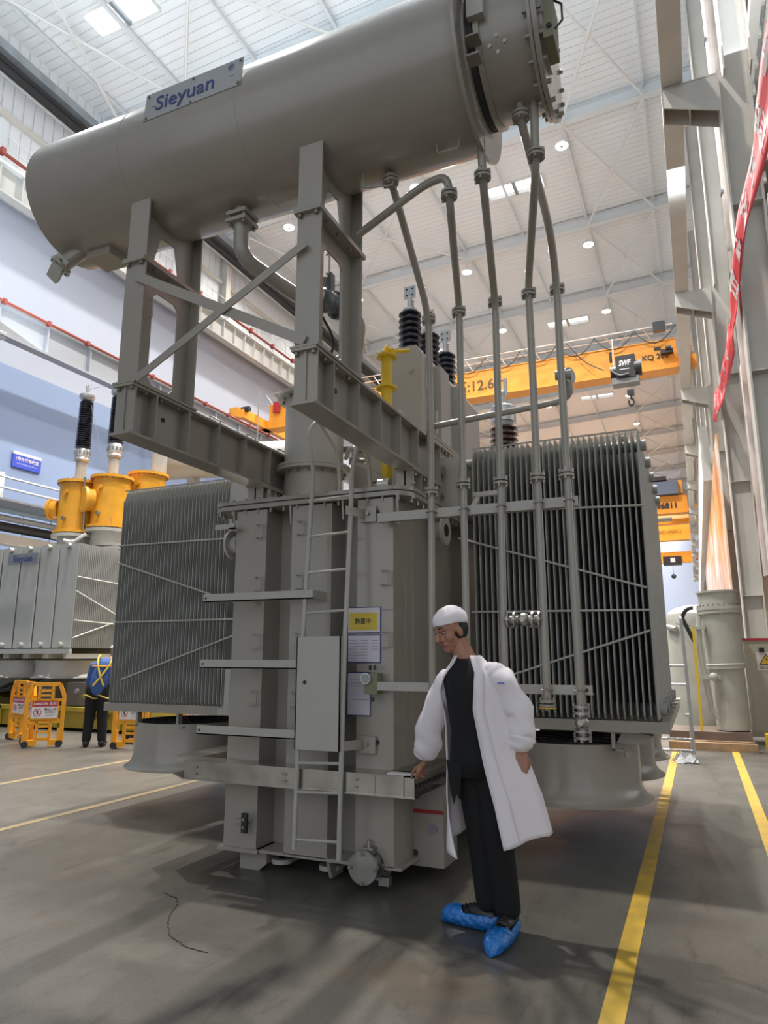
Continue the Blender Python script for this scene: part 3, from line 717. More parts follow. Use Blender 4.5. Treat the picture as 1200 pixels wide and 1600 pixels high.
# beams and towers carrying the conservator ----------------------------------
def tower(xl, xr, yend):
    xc = (xl+xr)/2
    mb = MB()
    mb.box(xl, xr, 3.06, yend, 2.80, 2.816, GREY); mb.box(xl, xr, 3.06, yend, 3.112, 3.128, GREY); mb.box(xc-.008, xc+.008, 3.08, yend, 2.81, 3.12, GREY)
    for y in (3.09, 3.28, 3.60, 3.93, 4.26, 4.60, yend-.03):
        mb.box(xl+.004, xr-.004, y, y+.012, 2.81, 3.12, GREY)
    mb.cyl((xc+.009, 3.42, 3.0), (xc+.012, 3.42, 3.0), .017, DARK, n=14)
    beam = mb.build('support_beam', T, smooth=0)
    for y in (3.85, 4.3, 4.75): MB().tube([(xr-.03, y, 3.128), (xr-.03, y, 3.165), (xr-.03, y+.12, 3.165), (xr-.03, y+.12, 3.128)], .006, GREY, 6, .012).build('cable_loop', beam)
    mb = MB()   # pedestal on the cover
    mb.box(xl+.0, xr, 4.50, yend, 2.785, 2.80, GREY)
    for y in (4.52, 4.68, 4.84, yend-.03): mb.box(xl+.01, xr-.01, y, y+.012, 2.65, 2.79, GREY)
    mb.box(xc-.006, xc+.006, 4.52, yend, 2.65, 2.79, GREY)
    for y in (4.60, 4.78, 4.92):
        mb.cyl((xr-.03, y, 2.786), (xr-.03, y, 2.765), .013, BOLT, n=6)
    mb.build('beam_pedestal', T, smooth=0)
    # tower: two flanges joined by a web with a long chamfered opening
    mb = MB()
    for (y0, y1) in ((3.09, 3.102), (3.618, 3.63)): mb.box(xl, xr, y0, y1, 3.13, 3.975, GREY)
    z0, z1 = 3.14, 3.97; a, b = 3.255, 3.50; c = .04
    mb.box(xc-.006, xc+.006, 3.10, a, z0, z1, GREY); mb.box(xc-.006, xc+.006, b, 3.62, z0, z1, GREY)
    mb.box(xc-.006, xc+.006, a, b, z0, z0+.06, GREY); mb.box(xc-.006, xc+.006, a, b, z1-.12, z1, GREY)
    for (yy, zz, sy, sz) in ((a, z0+.06, 1, 1), (b, z0+.06, -1, 1), (a, z1-.12, 1, -1), (b, z1-.12, -1, -1)):
        mb.prism([(yy, zz), (yy+sy*c, zz), (yy, zz+sz*c)], (xc-.006, 0, 0), (0, 1, 0), (0, 0, 1), (.012, 0, 0), GREY)
    for z in (3.13, 3.965): mb.box(xl-.01, xr+.01, 3.06, 3.66, z, z+.014, GREY)
    for y in (3.08, 3.2, 3.34, 3.5, 3.64):
        for x in (xl+.025, xr-.025):
            mb.cyl((x, y, 3.112), (x, y, 3.092), .013, BOLT, n=6); mb.cyl((x, y, 3.965), (x, y, 3.945), .013, BOLT, n=6)
    tw = mb.build('support_tower', T, smooth=0)
    MB().tube([(xr-.002, 3.16, 3.60), (xr+.02, 3.16, 3.60), (xr+.02, 3.16, 3.72), (xr-.002, 3.16, 3.72)], .005, GREY, 6, .01).build('wire_handle', tw)
    # saddle
    mb = MB()
    def zc(y): return 4.78 - math.sqrt(max(0, .443**2 - (y-3.35)**2))
    mb.box(xl-.01, xr+.01, 3.06, 3.66, 3.98, 3.994, GREY)
    for (y0, s) in ((3.09, 1), (3.63, -1)):
        mb.box(xl, xr, min(y0, y0+s*.012), max(y0, y0+s*.012), 3.99, zc(y0)+.02, GREY)
        yi0, yi1 = y0+s*.13, y0+s*.22
        y0 = y0+s*.006
        mb.prism([(y0, 3.99), (yi0, 3.99), (yi1, zc(yi1)+.01), (y0, zc(y0)+.01)], (xc-.006, 0, 0), (0, 1, 0), (0, 0, 1), (.012, 0, 0), GREY)
    mb.box(xc-.005, xc+.005, 3.22, 3.50, zc(3.35)-.07, zc(3.35)+.01, GREY)
    mb.build('saddle', T, smooth=0)
tower(-3.205, -3.045, 4.95)
tower(-1.915, -1.760, 5.12)
MB().bar((-3.10, 3.075, 3.86), (-1.84, 3.075, 3.17), .06, .008, GREY, up=(0, 1, 0)).build('cross_brace', T, smooth=0)
MB().bar((-3.02, 3.06, 3.14), (-1.84, 3.06, 3.76), .05, .008, GREY, up=(0, 1, 0)).build('cross_brace', T, smooth=0)

# conservator ---------------------------------------------------------------
CZ, CY, CR = 4.78, 3.35, .443
cons = MB().lathe((-4.04, CY, CZ), (1, 0, 0), [(-.018, .02), (-.016, .3), (-.008, .41), (0, CR-.012), (0.012, CR), (3.14, CR), (3.14, CR+.012), (3.155, CR+.012), (3.155, .34)], GREY, 72).build('conservator', T, smooth=28)
for xs_ in (-2.28, -3.2): MB().lathe((xs_, CY, CZ), (1, 0, 0), [(0, CR-.004), (.004, CR+.002), (.010, CR+.002), (.014, CR-.004)], GREY, 72, caps=False).build('weld_seam', cons)
mb = MB(); mb.lathe((-.90, CY, CZ), (1, 0, 0), [(0, .47), (.0, .50), (.02, .50), (.02, .36), (.03, .35)], GREY, 56); mb.build('end_flange', cons)
MB().lathe((-.885, CY+.03, CZ+.06), (1, 0, 0), [(0, .36), (.05, .36), (.05, .33), (.09, .33)], DARK, 48).build('gasket_ring', cons)
mb = MB(); mb.lathe((-.83, CY+.04, CZ+.07), (1, 0, 0), [(0, .37), (.03, .37), (.03, .35), (.30, .35)], GREY, 48)
mb.box(-.85, -.76, CY-.36, CY-.30, CZ-.0, CZ+.26, GREY_L)
for z in (CZ-.12, CZ-.24): mb.box(-.86, -.79, CY-.36, CY-.28, z, z+.012, BOLT)
mb.bolts((-.70, CY-.31, CZ-.18), (0, -1, -.4), .04, 4, .011, .012); mb.build('oil_pocket', cons)
mb = MB(); mb.lathe((-.54, CY+.04, CZ+.07), (1, 0, 0), [(0, .40), (.018, .40), (.018, .385), (.024, .385), (.024, .41), (.05, .41)], GREY, 48)
mb.bolts((-.49, CY+.04, CZ+.07), (1, 0, 0), .375, 20, .013, .02); mb.bolts((-.54, CY+.04, CZ+.07), (-1, 0, 0), .375, 20, .013, .025)
mb.build('cover_flange', cons)
mb = MB(); mb.cyl((-.49, CY-.1, CZ-.02), (-.47, CY-.1, CZ-.02), .19, GREY, n=30); mb.box(-.49, -.465, CY-.28, CY-.16, CZ-.05, CZ+.10, GREY)
mb.box(-.47, -.42, CY-.27, CY-.08, CZ-.20, CZ+.08, OLIVE); mb.tube([(-.42, CY-.2, CZ+.08), (-.38, CY-.2, CZ+.04), (-.38, CY-.2, CZ-.06), (-.42, CY-.2, CZ-.1)], .006, BLACK, 6)
mb.cyl((-.44, CY-.28, CZ-.14), (-.44, CY-.272, CZ-.14), .014, DARK, n=10); mb.build('oil_level_gauge', cons, 'olive green level gauge housing')
mb = MB(); mb.tube([(-.70, CY-.30, CZ+.34), (-.66, CY-.345, CZ+.24), (-.60, CY-.33, CZ+.30)], .006, YEL, 6); mb.tube([(-.66, CY-.345, CZ+.245), (-.67, CY-.34, CZ+.28)], .008, GREEN, 6)
mb.build('earth_strap', cons, 'yellow and green earthing wire')
for x in (-3.52, -1.83):
    mb = MB(); z = CZ+CR-.02
    mb.prism([(-.045, 0), (-.045, .075), (-.02, .105), (.02, .105), (.045, .075), (.045, 0), (.018, .03), (.018, .065), (0, .08), (-.018, .065), (-.018, .03)], (x, CY-.01, z), (1, 0, 0), (0, 0, 1), (0, .02, 0), GREY); mb.build('lifting_eye', cons, smooth=0)
mb = MB(); mb.lathe((-2.78, CY+.05, CZ+CR-.06), (0, 0, 1), [(0, .14), (.10, .14), (.10, .17), (.125, .17), (.135, .1)], GREY, 32); mb.bolts((-2.78, CY+.05, CZ+CR+.065), (0, 0, 1), .15, 10); mb.build('manhole_cover', cons)
# maker's plate, tangent to the upper front of the barrel
al = math.radians(5); nrm = V3((0, -math.cos(al), math.sin(al))); upv = V3((0, math.sin(al), math.cos(al)))
pc = V3((-2.60, 2.915, 4.925))
mb = MB(); mb.prism([(-.375, -.105), (.375, -.105), (.375, .105), (-.375, .105)], pc-nrm*.004, (1, 0, 0), upv, nrm*.006, PLATE)
for a in (-.3, .3): mb.bar(pc+V3((a, .002, 0)), pc+V3((a, .05, -.03)), .03, .03, GREY)
for a in (-.355, .355):
    for b in (-.085, .085): mb.cyl(pc+V3((a, 0, 0))+upv*b, pc+V3((a, 0, 0))+upv*b+nrm*.008, .01, BOLT, n=8)
for b in (-.09, .09): mb.cyl(pc+upv*b, pc+upv*b+nrm*.008, .009, BOLT, n=8)
np_ = mb.build('maker_plate', cons, 'metal plate with blue maker lettering', smooth=0)
mb = MB(); mb.text('Sieyuan', .155, pc+V3((-.055, 0, 0))-upv*.005, (1, 0, 0), upv, LOGOBLUE, .005, bold=.0012).build('lettering', cons, smooth=0)
mb = MB(); mb.text('®', .06, pc+V3((.29, 0, 0))+upv*.055, (1, 0, 0), upv, LOGOBLUE, .005); mb.build('lettering', cons, smooth=0)
# stub with blank flange low on the left end
mb = MB(); a = V3((-3.86, CY-.02, CZ-CR+.06)); b = V3((-4.0, CY-.12, CZ-CR-.11)); d = (b-a).normalized()
mb.cyl(a, b, .055, GREY, n=20); mb.prism([(-.09, -.05), (.09, -.05), (.09, .05), (-.09, .05)], b, (.78, -.3, .5), d.cross(V3((.78, -.3, .5))).normalized(), d*.035, GREY_L); mb.flange(b-d*.01, d, .085, .02, GREY, 4, .01)
mb.build('drain_stub', cons)
mb = MB(); mb.box(-3.82, -3.60, CY-.05, CY+.15, CZ-CR-.05, CZ-CR+.05, GREY); mb.build('drain_sump', cons, smooth=0)

# oil pipe with Buchholz valve from conservator toward the turret
P = V3
mb = MB(); mb.cyl((-2.50, CY, CZ-CR+.04), (-2.50, CY, 4.29), .05, GREY, n=20)
for z in (4.275, 4.225): mb.prism([(-.075, -.075), (.075, -.075), (.075, .075), (-.075, .075)], (-2.50, CY, z), (1, 0, 0), (0, 1, 0), (0, 0, .026), GREY)
for a in (-.055, .055):
    for b in (-.055, .055): mb.cyl((-2.50+a, CY+b, 4.205), (-2.50+a, CY+b, 4.315), .012, BOLT, n=6)
mb.tube([(-2.50, CY, 4.23), (-2.50, CY, 4.0), (-2.36, CY+.35, 3.92), (-2.30, CY+.55, 3.90)], .05, GREY, 18, .16)
mb.build('oil_pipe', T)
mb = MB(); c = V3((-2.24, 3.98, 3.95)); d = V3((.35, .9, .1)).normalized()
mb.prism([(-.09, -.09), (.09, -.09), (.09, .09), (-.09, .09)], c-d*.13, d.cross(V3((0, 0, 1))), (0, 0, 1), d*.02, GREY)
mb.cyl(c-d*.13, c+d*.2, .075, mat('valve_casting', (.13, .15, .16), .35, .4), n=24); mb.ball(c, .10, mat('valve_casting', (0, 0, 0)), sc=(1, 1, .9)); mb.flange(c-d*.09, d, .105, .03, STEEL, 6, .012); mb.flange(c+d*.14, d, .105, .03, MATS['valve_casting'], 6, .012)
mb.cyl(c+V3((0, 0, .05)), c+V3((.02, 0, .17)), .02, STEEL, n=10); mb.box(c.x+.05, c.x+.08, c.y-.03, c.y+.03, c.z, c.z+.19, MATS['valve_casting'])
mb.tube([c+d*.2, c+V3((.1, .4, .0)), (-2.5, 5.0, 3.75), (-2.62, 5.0, 3.68)], .05, GREY, 16, .2); mb.tube([(-2.25, 3.95, 3.85), (-2.2, 4.1, 3.7), (-2.5, 4.5, 3.6)], .01, BLACK, 6, .1)
mb.build('gas_relay_valve', T, 'dark cast relay valve with steel flanges')

# round turret on the cover between the beams --------------------------------
mb = MB(); mb.lathe((-2.86, 4.98, 2.65), (0, 0, 1), [(0, .245), (.35, .245)], GREY_L, 40)
mb.flange((-2.86, 4.98, 2.985), (0, 0, 1), .315, .025, GREY_L, 16, .014, 44); mb.flange((-2.86, 4.98, 3.013), (0, 0, 1), .315, .025, GREY_L, 0, n=44)
mb.lathe((-2.86, 4.98, 3.02), (0, 0, 1), [(0, .25), (.62, .25)], GREY_L, 40); mb.flange((-2.86, 4.98, 3.64), (0, 0, 1), .32, .03, GREY_L, 16, .014, 44)
mb.tube([(-2.86, 4.98, 3.65), (-2.86, 4.98, 3.9), (-2.5, 4.98, 4.0)], .05, GREY_L, 14, .15)
mb.build('bushing_turret', T, 'pale grey round turret')
mb = MB(); mb.lathe((-3.13, 4.75, 2.75), (-.3, -1, .1), [(0, .08), (.1, .08), (.1, .12), (.13, .12)], GREY_L, 24); mb.build('turret_hand_hole', T)
mb = MB(); mb.lathe((-2.55, 5.6, 2.65), (0, 0, 1), [(0, .22), (.95, .22), (.95, .27), (.98, .27)], GREY_L, 36); mb.build('bushing_turret', T, 'pale grey round turret')
mb = MB(); mb.tube([(-2.42, 4.72, 3.0), (-2.30, 4.55, 3.03), (-2.22, 4.5, 3.0), (-2.3, 4.6, 2.93), (-2.2, 4.7, 2.9)], .018, GREY_L, 10, .05); mb.ball((-2.27, 4.58, 2.93), .04, STEEL); mb.cyl((-2.3, 4.55, 2.92), (-2.22, 4.62, 2.92), .03, STEEL, n=12)
mb.cyl((-2.2, 4.6, 2.9), (-2.0, 4.9, 2.72), .006, GREY_L, n=6); mb.build('sampling_pipe', T)
mb = MB(); mb.cyl((-2.03, 4.62, 2.65), (-2.03, 4.62, 2.76), .035, GREY_L, n=16); mb.cyl((-2.09, 4.62, 2.73), (-2.0, 4.62, 2.73), .04, ALU, n=16); mb.cyl((-2.14, 4.62, 2.75), (-2.05, 4.62, 2.75), .008, BLACK, n=6); mb.build('thermometer_pocket', T)
# yellow relief vent pipe
mb = MB(); x, y = -2.13, 4.86
mb.lathe((x, y, 2.65), (0, 0, 1), [(0, .045), (1.235, .045)], YEL, 24)
for z in (3.59, 3.86): mb.flange((x, y, z), (0, 0, 1), .085, .018, YEL, 0)
mb.lathe((x, y, 3.865), (0, 0, 1), [(0, .03), (.07, .025), (.10, .008)], YEL, 14)
mb.tube([(x+.02, y, 3.92), (x+.10, y+.02, 3.90), (x+.17, y+.07, 3.915)], .017, YEL, 8, .03); mb.tube([(x+.03, y-.02, 3.95), (x+.08, y-.02, 3.90)], .005, STEEL, 6)
mb.build('pressure_relief_pipe', T, 'yellow pressure relief pipe')

# tall box turret with three black bushings -----------------------------------
X0, X1, Y0, Y1 = -2.38, -2.00, 5.32, 7.1
mb = MB()
mb.box(-2.62, -1.88, 5.22, 7.3, 2.65, 3.20, GREY); mb.box(-2.70, -1.84, 5.18, 7.36, 3.20, 3.225, GREY); mb.box(-2.70, -1.84, 5.18, 7.36, 3.23, 3.255, GREY)
for i in range(24): mb.cyl((-1.862, 5.25+i*.09, 3.2), (-1.862, 5.25+i*.09, 3.175), .012, BOLT, n=6); mb.cyl((-1.862, 5.25+i*.09, 3.255), (-1.862, 5.25+i*.09, 3.275), .012, BOLT, n=6)
mb.cyl((-1.88, 5.35, 2.98), (-1.82, 5.35, 2.98), .05, BOLT, n=16); mb.cyl((-1.88, 5.75, 2.80), (-1.80, 5.75, 2.80), .045, BOLT, n=16); mb.cyl((-1.88, 5.38, 2.80), (-1.83, 5.38, 2.8), .03, GREY, n=12)
mb.build('turret_base', T, smooth=20)
mb = MB(); vs = []
for z, dx in ((3.25, 0), (4.08, 0), (4.15, -.05)):
    vs += [(X0-dx*0, Y0, z), (X1+dx, Y0, z), (X1+dx, Y1, z), (X0, Y1, z)]
fs = [(0, 1, 5, 4), (1, 2, 6, 5), (2, 3, 7, 6), (3, 0, 4, 7), (4, 5, 9, 8), (5, 6, 10, 9), (6, 7, 11, 10), (7, 4, 8, 11), (8, 9, 10, 11), (3, 2, 1, 0)]
mb.add(vs, fs, GREY_L)
for (y0, y1) in ((5.62, 5.86), (6.15, 6.4)):
    mb.box(X1, X1+.07, y0, y1, 3.34, 4.05, GREY_L)
for y in (5.42, 5.50, 5.95, 6.5): mb.box(X1, X1+.012, y, y+.03, 3.3, 4.06, GREY_L)
for y in (5.47, 5.92):
    for z in (3.5, 3.75, 4.0): mb.cyl((X1, y, z), (X1+.012, y, z), .01, DARK, n=8)
mb.cyl((-2.10, Y0, 3.92), (-2.10, Y0-.02, 3.92), .022, GREY_L, n=14); mb.tube([(-1.86, 5.30, 3.3), (-1.86, 5.30, 3.5)], .012, GREY_L, 6)
mb.build('box_turret', T, 'pale grey tall box turret', smooth=0)
def bushing(c, h, r, nshed, shed, cap, plate=True, name='bushing', base=None):
    x, y, z = c
    mb = MB(); prof = [(0, r*.72)]
    for i in range(nshed):
        t = h*(i+.15)/nshed; dt = h/nshed
        prof += [(t, r*.68), (t+dt*.25, r), (t+dt*.42, r*.98), (t+dt*.6, r*.68)]
    prof.append((h, r*.68)); mb.lathe(c, (0, 0, 1), prof, shed, 32)
    return mb
for (x, y) in ((-2.175, 5.50), (-2.175, 6.0), (-2.175, 6.5)):
    mb = bushing((x, y, 4.15), .42, .105, 7, PORC, ALU)
    b = mb.build('bushing', T, 'black ribbed bushing', smooth=50)
    mb = MB(); mb.lathe((x, y, 4.57), (0, 0, 1), [(0, .07), (.02, .07), (.02, .024), (.15, .024)], ALU, 18)
    for z in (4.62, 4.645, 4.67): mb.cyl((x+.02, y, z), (x+.04, y, z), .008, BOLT, n=6)
    mb.box(x-.055, x+.055, y-.007, y+.007, 4.71, 4.83, PLATE)
    for a in (-.028, .028):
        for q in (4.74, 4.80): mb.cyl((x+a, y-.008, q), (x+a, y-.0085, q), .01, DARK, n=8)
    mb.build('terminal', b, 'metal terminal pad with four holes', smooth=30)
# rear brown bushing behind the right radiators
mb = bushing((-1.95, 8.0, 3.70), .50, .17, 7, BROWN, ALU); b = mb.build('bushing', T, 'dark brown ribbed bushing with grey cap', smooth=50)
mb = MB(); mb.lathe((-1.95, 8.0, 4.20), (0, 0, 1), [(0, .10), (.05, .12), (.05, .155), (.24, .155), (.26, .13), (.29, .06), (.30, .03), (.42, .03)], ALU, 24)
mb.ball((-1.95, 8, 4.63), .045, ALU); mb.box(-1.93, -1.89, 7.98, 8.02, 4.6, 4.82, ALU); mb.build('bushing_cap', b)
mb = MB(); mb.lathe((-1.95, 8.0, 2.65), (0, 0, 1), [(0, .24), (1.02, .24), (1.02, .29), (1.06, .29)], GREY, 32); mb.build('bushing_turret', T)
mb = MB(); mb.box(-2.05, -1.72, 5.42, 7.2, 2.66, 3.12, GREY_L); mb.build('tap_changer_box', T, smooth=0)

# pipe rack on the right ------------------------------------------------------
PY = 4.26
def pflange(mb, p, d=(0, 0, 1), R=.048): 
    d = V3(d).normalized(); p = V3(p)
    mb.flange(p-d*.012, d, R, .016, GREY, 0); mb.flange(p+d*.012, d, R, .016, GREY, 0)
    mb.bolts(p+d*.02, d, R*.8, 4, .009, .014); mb.bolts(p-d*.02, -d, R*.8, 4, .009, .018)
def pipe(pts, fl, lab, r=.024, fil=.2):
    mb = MB(); mb.tube(pts, r, GREY, 14, fil)
    for q, d in fl: pflange(mb, q, d)
    return mb.build('oil_pipe', T, smooth=40)
pipe([(-1.47, 3.42, 4.42), (-1.47, 3.42, 4.30), (-1.545, PY, 3.84), (-1.54, PY, 3.0), (-1.555, PY, 1.16)], [((-1.47, 3.42, 4.29), (0, 0, 1)), ((-1.545, PY, 3.79), (0, 0, 1)), ((-1.543, PY, 2.547), (0, 0, 1))], '')
pipe([(-1.75, 3.55, 4.08), (-1.27, 3.45, 4.22), (-1.11, 3.42, 4.22), (-1.11, 3.45, 4.05), (-1.32, PY, 3.84), (-1.32, PY, 2.0), (-1.32, PY, .9)], [((-1.11, 3.44, 4.10), (0, 0, 1)), ((-1.323, PY, 3.80), (0, 0, 1)), ((-1.32, PY, 2.578), (0, 0, 1))], '', fil=.09)
pipe([(-.90, 3.40, 4.36), (-.90, 3.42, 4.1), (-1.065, PY, 3.80), (-1.072, PY, 2.5), (-1.09, PY, 1.1)], [((-.90, 3.41, 4.14), (0, 0, 1)), ((-1.066, PY, 3.82), (0, 0, 1)), ((-1.072, PY, 2.567), (0, 0, 1))], '', fil=.1)
pipe([(-.59, 3.40, 4.52), (-.60, 3.41, 4.1), (-.838, PY, 3.88), (-.835, PY, 3.4), (-.835, PY, 1.20)], [((-.593, 3.40, 4.17), (0, 0, 1)), ((-.837, PY, 3.83), (0, 0, 1)), ((-.834, PY, 2.571), (0, 0, 1)), ((-.835, PY, 1.20), (0, 0, 1))], '', fil=.12)
pipe([(-.665, 3.38, 4.52), (-.665, 3.40, 4.40), (-.62, 3.9, 4.05), (-.652, PY, 3.86), (-.655, PY, 3.4), (-.645, PY, 1.19)], [((-.665, 3.39, 4.43), (0, 0, 1)), ((-.652, PY, 3.82), (0, 0, 1)), ((-.657, PY, 2.575), (0, 0, 1))], '', fil=.2)
mb = MB(); mb.cyl((-.835, PY, 1.178), (-.835, PY, 1.17), .05, YEL, n=20); mb.build('blank_gasket', T, 'yellow gasket under pipe end')
def valve(c, d, L, nm='valve'):
    c = V3(c); d = V3(d).normalized(); mb = MB(); o = V3((0, -1, 0))
    mb.cyl(c-d*L/2, c+d*L/2, .026, STEEL, n=16)
    for t in (-.48, -.28, .28, .48): mb.flange(c+d*L*t, d, .05, .013, STEEL, 4, .009)
    for t in (-.38, .38):
        for s in (-1, 1): mb.cyl(c+d*L*(t-.12)+o*.03*s, c+d*L*(t+.12)+o*.03*s, .006, BOLT, n=6)
    mb.ball(c, .042, STEEL, 14, 8); mb.cyl(c, c+o*.06, .015, STEEL, n=10); mb.cyl(c+o*.05, c+o*.056, .018, BOLT, n=6)
    return mb.build(nm, T, 'bright steel flanged valve')
valve((-.955, PY, 1.69), (1, 0, 0), .20); valve((-.645, PY, 1.10), (0, 0, 1), .18); valve((-1.557, PY, 1.10), (0, 0, 1), .18)
for (z0, z1, xa, xb) in ((2.375, 2.437, -1.95, -.60), (1.25, 1.305, -1.95, -.58)):
    mb = MB(); mb.box(xa, xb, 4.29, 4.30, z0, z1, GREY_L); mb.box(xa, xb, 4.30, 4.345, z0, z0+.008, GREY_L)
    for x in (-1.545, -1.32, -1.075, -.835, -.65): mb.tube([(x-.028, 4.30, (z0+z1)/2), (x-.028, PY-.028, (z0+z1)/2), (x+.028, PY-.028, (z0+z1)/2), (x+.028, 4.30, (z0+z1)/2)], .004, BOLT, 5)
    for x in (xb-.03,): mb.cyl((x, 4.289, (z0+z1)/2), (x, 4.286, (z0+z1)/2), .01, DARK, n=8)
    mb.box(-1.87, -1.84, 4.3, 4.42, z0, z0+.05, GREY_L)
    mb.build('pipe_rail', T, smooth=0)
mb = MB(); mb.box(-1.31, -1.14, 4.45, 4.49, 2.53, 2.56, GREY_L); mb.bar((-1.32, 4.45, 2.45), (-1.28, 4.47, 2.54), .02, .03, GREY_L); mb.build('pipe_bracket', T, smooth=0)
mb = MB(); mb.tube([(-1.80, 4.9, 3.09), (-1.60, 4.42, 3.055), (-.70, 4.38, 3.09), (-.62, 4.36, 3.12), (-.62, 4.34, 3.22)], .022, GREY, 12, .08); mb.cyl((-.66, 4.36, 3.24), (-.61, 4.33, 3.24), .055, GREY, n=18); mb.cyl((-.7, 4.3, 3.24), (-.60, 4.31, 3.24), .03, GREY, n=12)
mb.build('equalising_pipe', T)
for p in ([(-1.62, 3.35, 4.36), (-1.62, 3.35, 4.24), (-1.45, 3.4, 4.24), (-1.45, 3.4, 4.30)], [(-1.13, 3.3, 4.36), (-1.13, 3.3, 4.28), (-1.0, 3.3, 4.28), (-1.0, 3.3, 4.36)]): MB().tube(p, .006, GREY, 6, .02).build('cable_loop', T)

# notices stuck to the tank front
def notice(x0, x1, z0, z1, name, lab, fn=None):
    o = thing(name, lab, 'notice', ((x0+x1)/2, BX-.004, z0))
    y = BX-.004
    MB().box(x0, x1, y-.003, y, z0, z1, PAPER).build('sheet', o, smooth=0)
    mb = MB(); t = .006
    for a in ((x0, x1, z0, z0+t), (x0, x1, z1-t, z1), (x0, x0+t, z0, z1), (x1-t, x1, z0, z1)): mb.box(a[0], a[1], y-.0045, y-.003, a[2], a[3], NAVY)
    mb.build('border', o, smooth=0)
    if fn: fn(o, y-.0035)
    return o
def n1(o, y):
    MB().box(-2.21, -1.995, y-.0005, y, 1.645, 1.765, YINK).build('yellow_panel', o, smooth=0)
    MB().text('静置中', .042, (-2.105, y, 1.705), (1, 0, 0), (0, 0, 1), INK, .0015, bold=.0006).build('lettering', o, smooth=0)
notice(-2.225, -1.970, 1.625, 1.805, 'status_notice', 'framed notice with yellow field and Chinese lettering, topmost on tank front behind ladder', n1)
def n2(o, y):
    mb = MB()
    for i in range(8):
        z = 1.575-i*.02; mb.box(-2.215, -2.215+.06+.02*(i % 3), y-.0005, y, z, z+.003, LINEGREY); mb.box(-2.12, -2.07, y-.0005, y, z, z+.003, LINEGREY)
        if i < 4: mb.box(-2.04, -1.99, y-.0005, y, z, z+.003, LINEGREY)
    mb.build('printed_lines', o, smooth=0)
notice(-2.225, -1.970, 1.425, 1.615, 'record_sheet', 'framed printed form with small text, directly below the yellow notice', n2)
def n3(o, y):
    mb = MB()
    for i in range(3): mb.box(-2.20, -2.07, y-.0005, y, 1.31-i*.02, 1.313-i*.02, LINEGREY)
    mb.box(-2.2, -2.06, y-.0005, y, 1.18, 1.183, LINEGREY); mb.build('printed_lines', o, smooth=0)
notice(-2.225, -2.045, 1.075, 1.365, 'instruction_sheet', 'tall framed sheet nearly blank, lowest on tank front beside the round gauge', n3)
# white pad on the ledge under the hand
mb = MB(); mb.prism(rrect(-1.87, -1.68, 4.235, 4.31, .03, 4), (0, 0, .742), (1, 0, 0), (0, 1, 0), (0, 0, .008), PAPERW)
tag(mb.build('folded_cloth', smooth=0), 'small flat white wiping cloth on the corner of the stainless ledge', 'cloth')
# ------------------------------------------------------------------ second transformer at the left
T2 = thing('power_transformer', 'pale grey transformer with orange round turrets and tall black bushings at far left', 'transformer', (-14.5, 13.0, .44))
mb = MB(); mb.box(-19.5, -12.3, 12.6, 15.8, .6, 3.95, GREY_L); mb.box(-19.6, -12.2, 12.5, 15.9, 3.95, 4.05, GREY_L); mb.build('tank', T2, smooth=0)
T2P = mat('radiator_paint_light', (0.44, 0.44, 0.415), .45); 
def rad2(xc, first):
    mb = MB(); n = 34; wd = .545
    for i in range(n):
        y = 10.65 + i*.05; t = .009; e = .02
        hexa = [(xc-wd/2, y), (xc-wd/2+e, y-t), (xc+wd/2-e, y-t), (xc+wd/2, y), (xc+wd/2-e, y+t), (xc-wd/2+e, y+t)]
        mb.prism(hexa, (0, 0, 1.62), (1, 0, 0), (0, 1, 0), (0, 0, 2.17), T2P)
    r = mb.build('radiator', T2, smooth=0)
    for z in (3.74, 1.68): MB().cyl((xc, 10.55, z), (xc, 12.6, z), .06, T2P, n=14).build('header_pipe', r)
    mb = MB(); mb.cyl((xc, 10.6, 1.66), (xc-.1, 10.57, 1.56), .02, T2P, n=8); mb.build('drain_plug', r)
    return r
r2 = rad2(-11.99, True)
for a, b in (((10.65, 3.08), (12.3, 3.0)), ((10.65, 2.78), (12.3, 2.15)), ((10.65, 2.18), (12.3, 2.12)), ((10.65, 1.82), (12.3, 2.35))):
    MB().cyl((-11.70, a[0], a[1]), (-11.70, b[0], b[1]), .012, WHITE, n=6).build('brace_rod', r2)
for k in range(1, 8):
    c = dup_part(r2, (-.58*k, 0, 0))
    for ch in list(c.children):
        if ch.name.startswith('brace_rod'): bpy.data.objects.remove(ch)
mb = MB(); mb.box(-16.6, -11.65, 10.55, 10.62, 1.50, 1.60, T2P); mb.box(-16.6, -11.65, 12.3, 12.4, 1.48, 1.58, T2P)
for k in range(9): mb.box(-16.5+.58*k, -16.43+.58*k, 10.6, 12.6, 1.40, 1.5, T2P)
mb.build('radiator_support', T2, smooth=0)
mb = MB(); mb.box(-13.65, -12.75, 10.50, 10.53, 3.40, 3.62, PLATE); mb.text('Sieyuan', .2, (-13.2, 10.50, 3.51), (1, 0, 0), (0, 0, 1), LOGOBLUE, .003, bold=.0015); mb.build('maker_plate', T2, 'small metal plate with blue maker lettering', smooth=0)
f = MB().lathe((-12.55, 11.35, 1.0), (0, 0, 1), [(.36, .62), (.36, .63), (.1, .63), (.03, .67), (0, .72), (.02, .66), (.1, .62)], GREY_L, 40, caps=False).build('fan_shroud', T2)
MB().box(-12.99, -12.86, 10.74, 10.77, 1.18, 1.26, LINEGREY).build('fan_label', f, smooth=0)
for k in range(1, 4): dup_part(f, (-1.28*k, 0, 0))
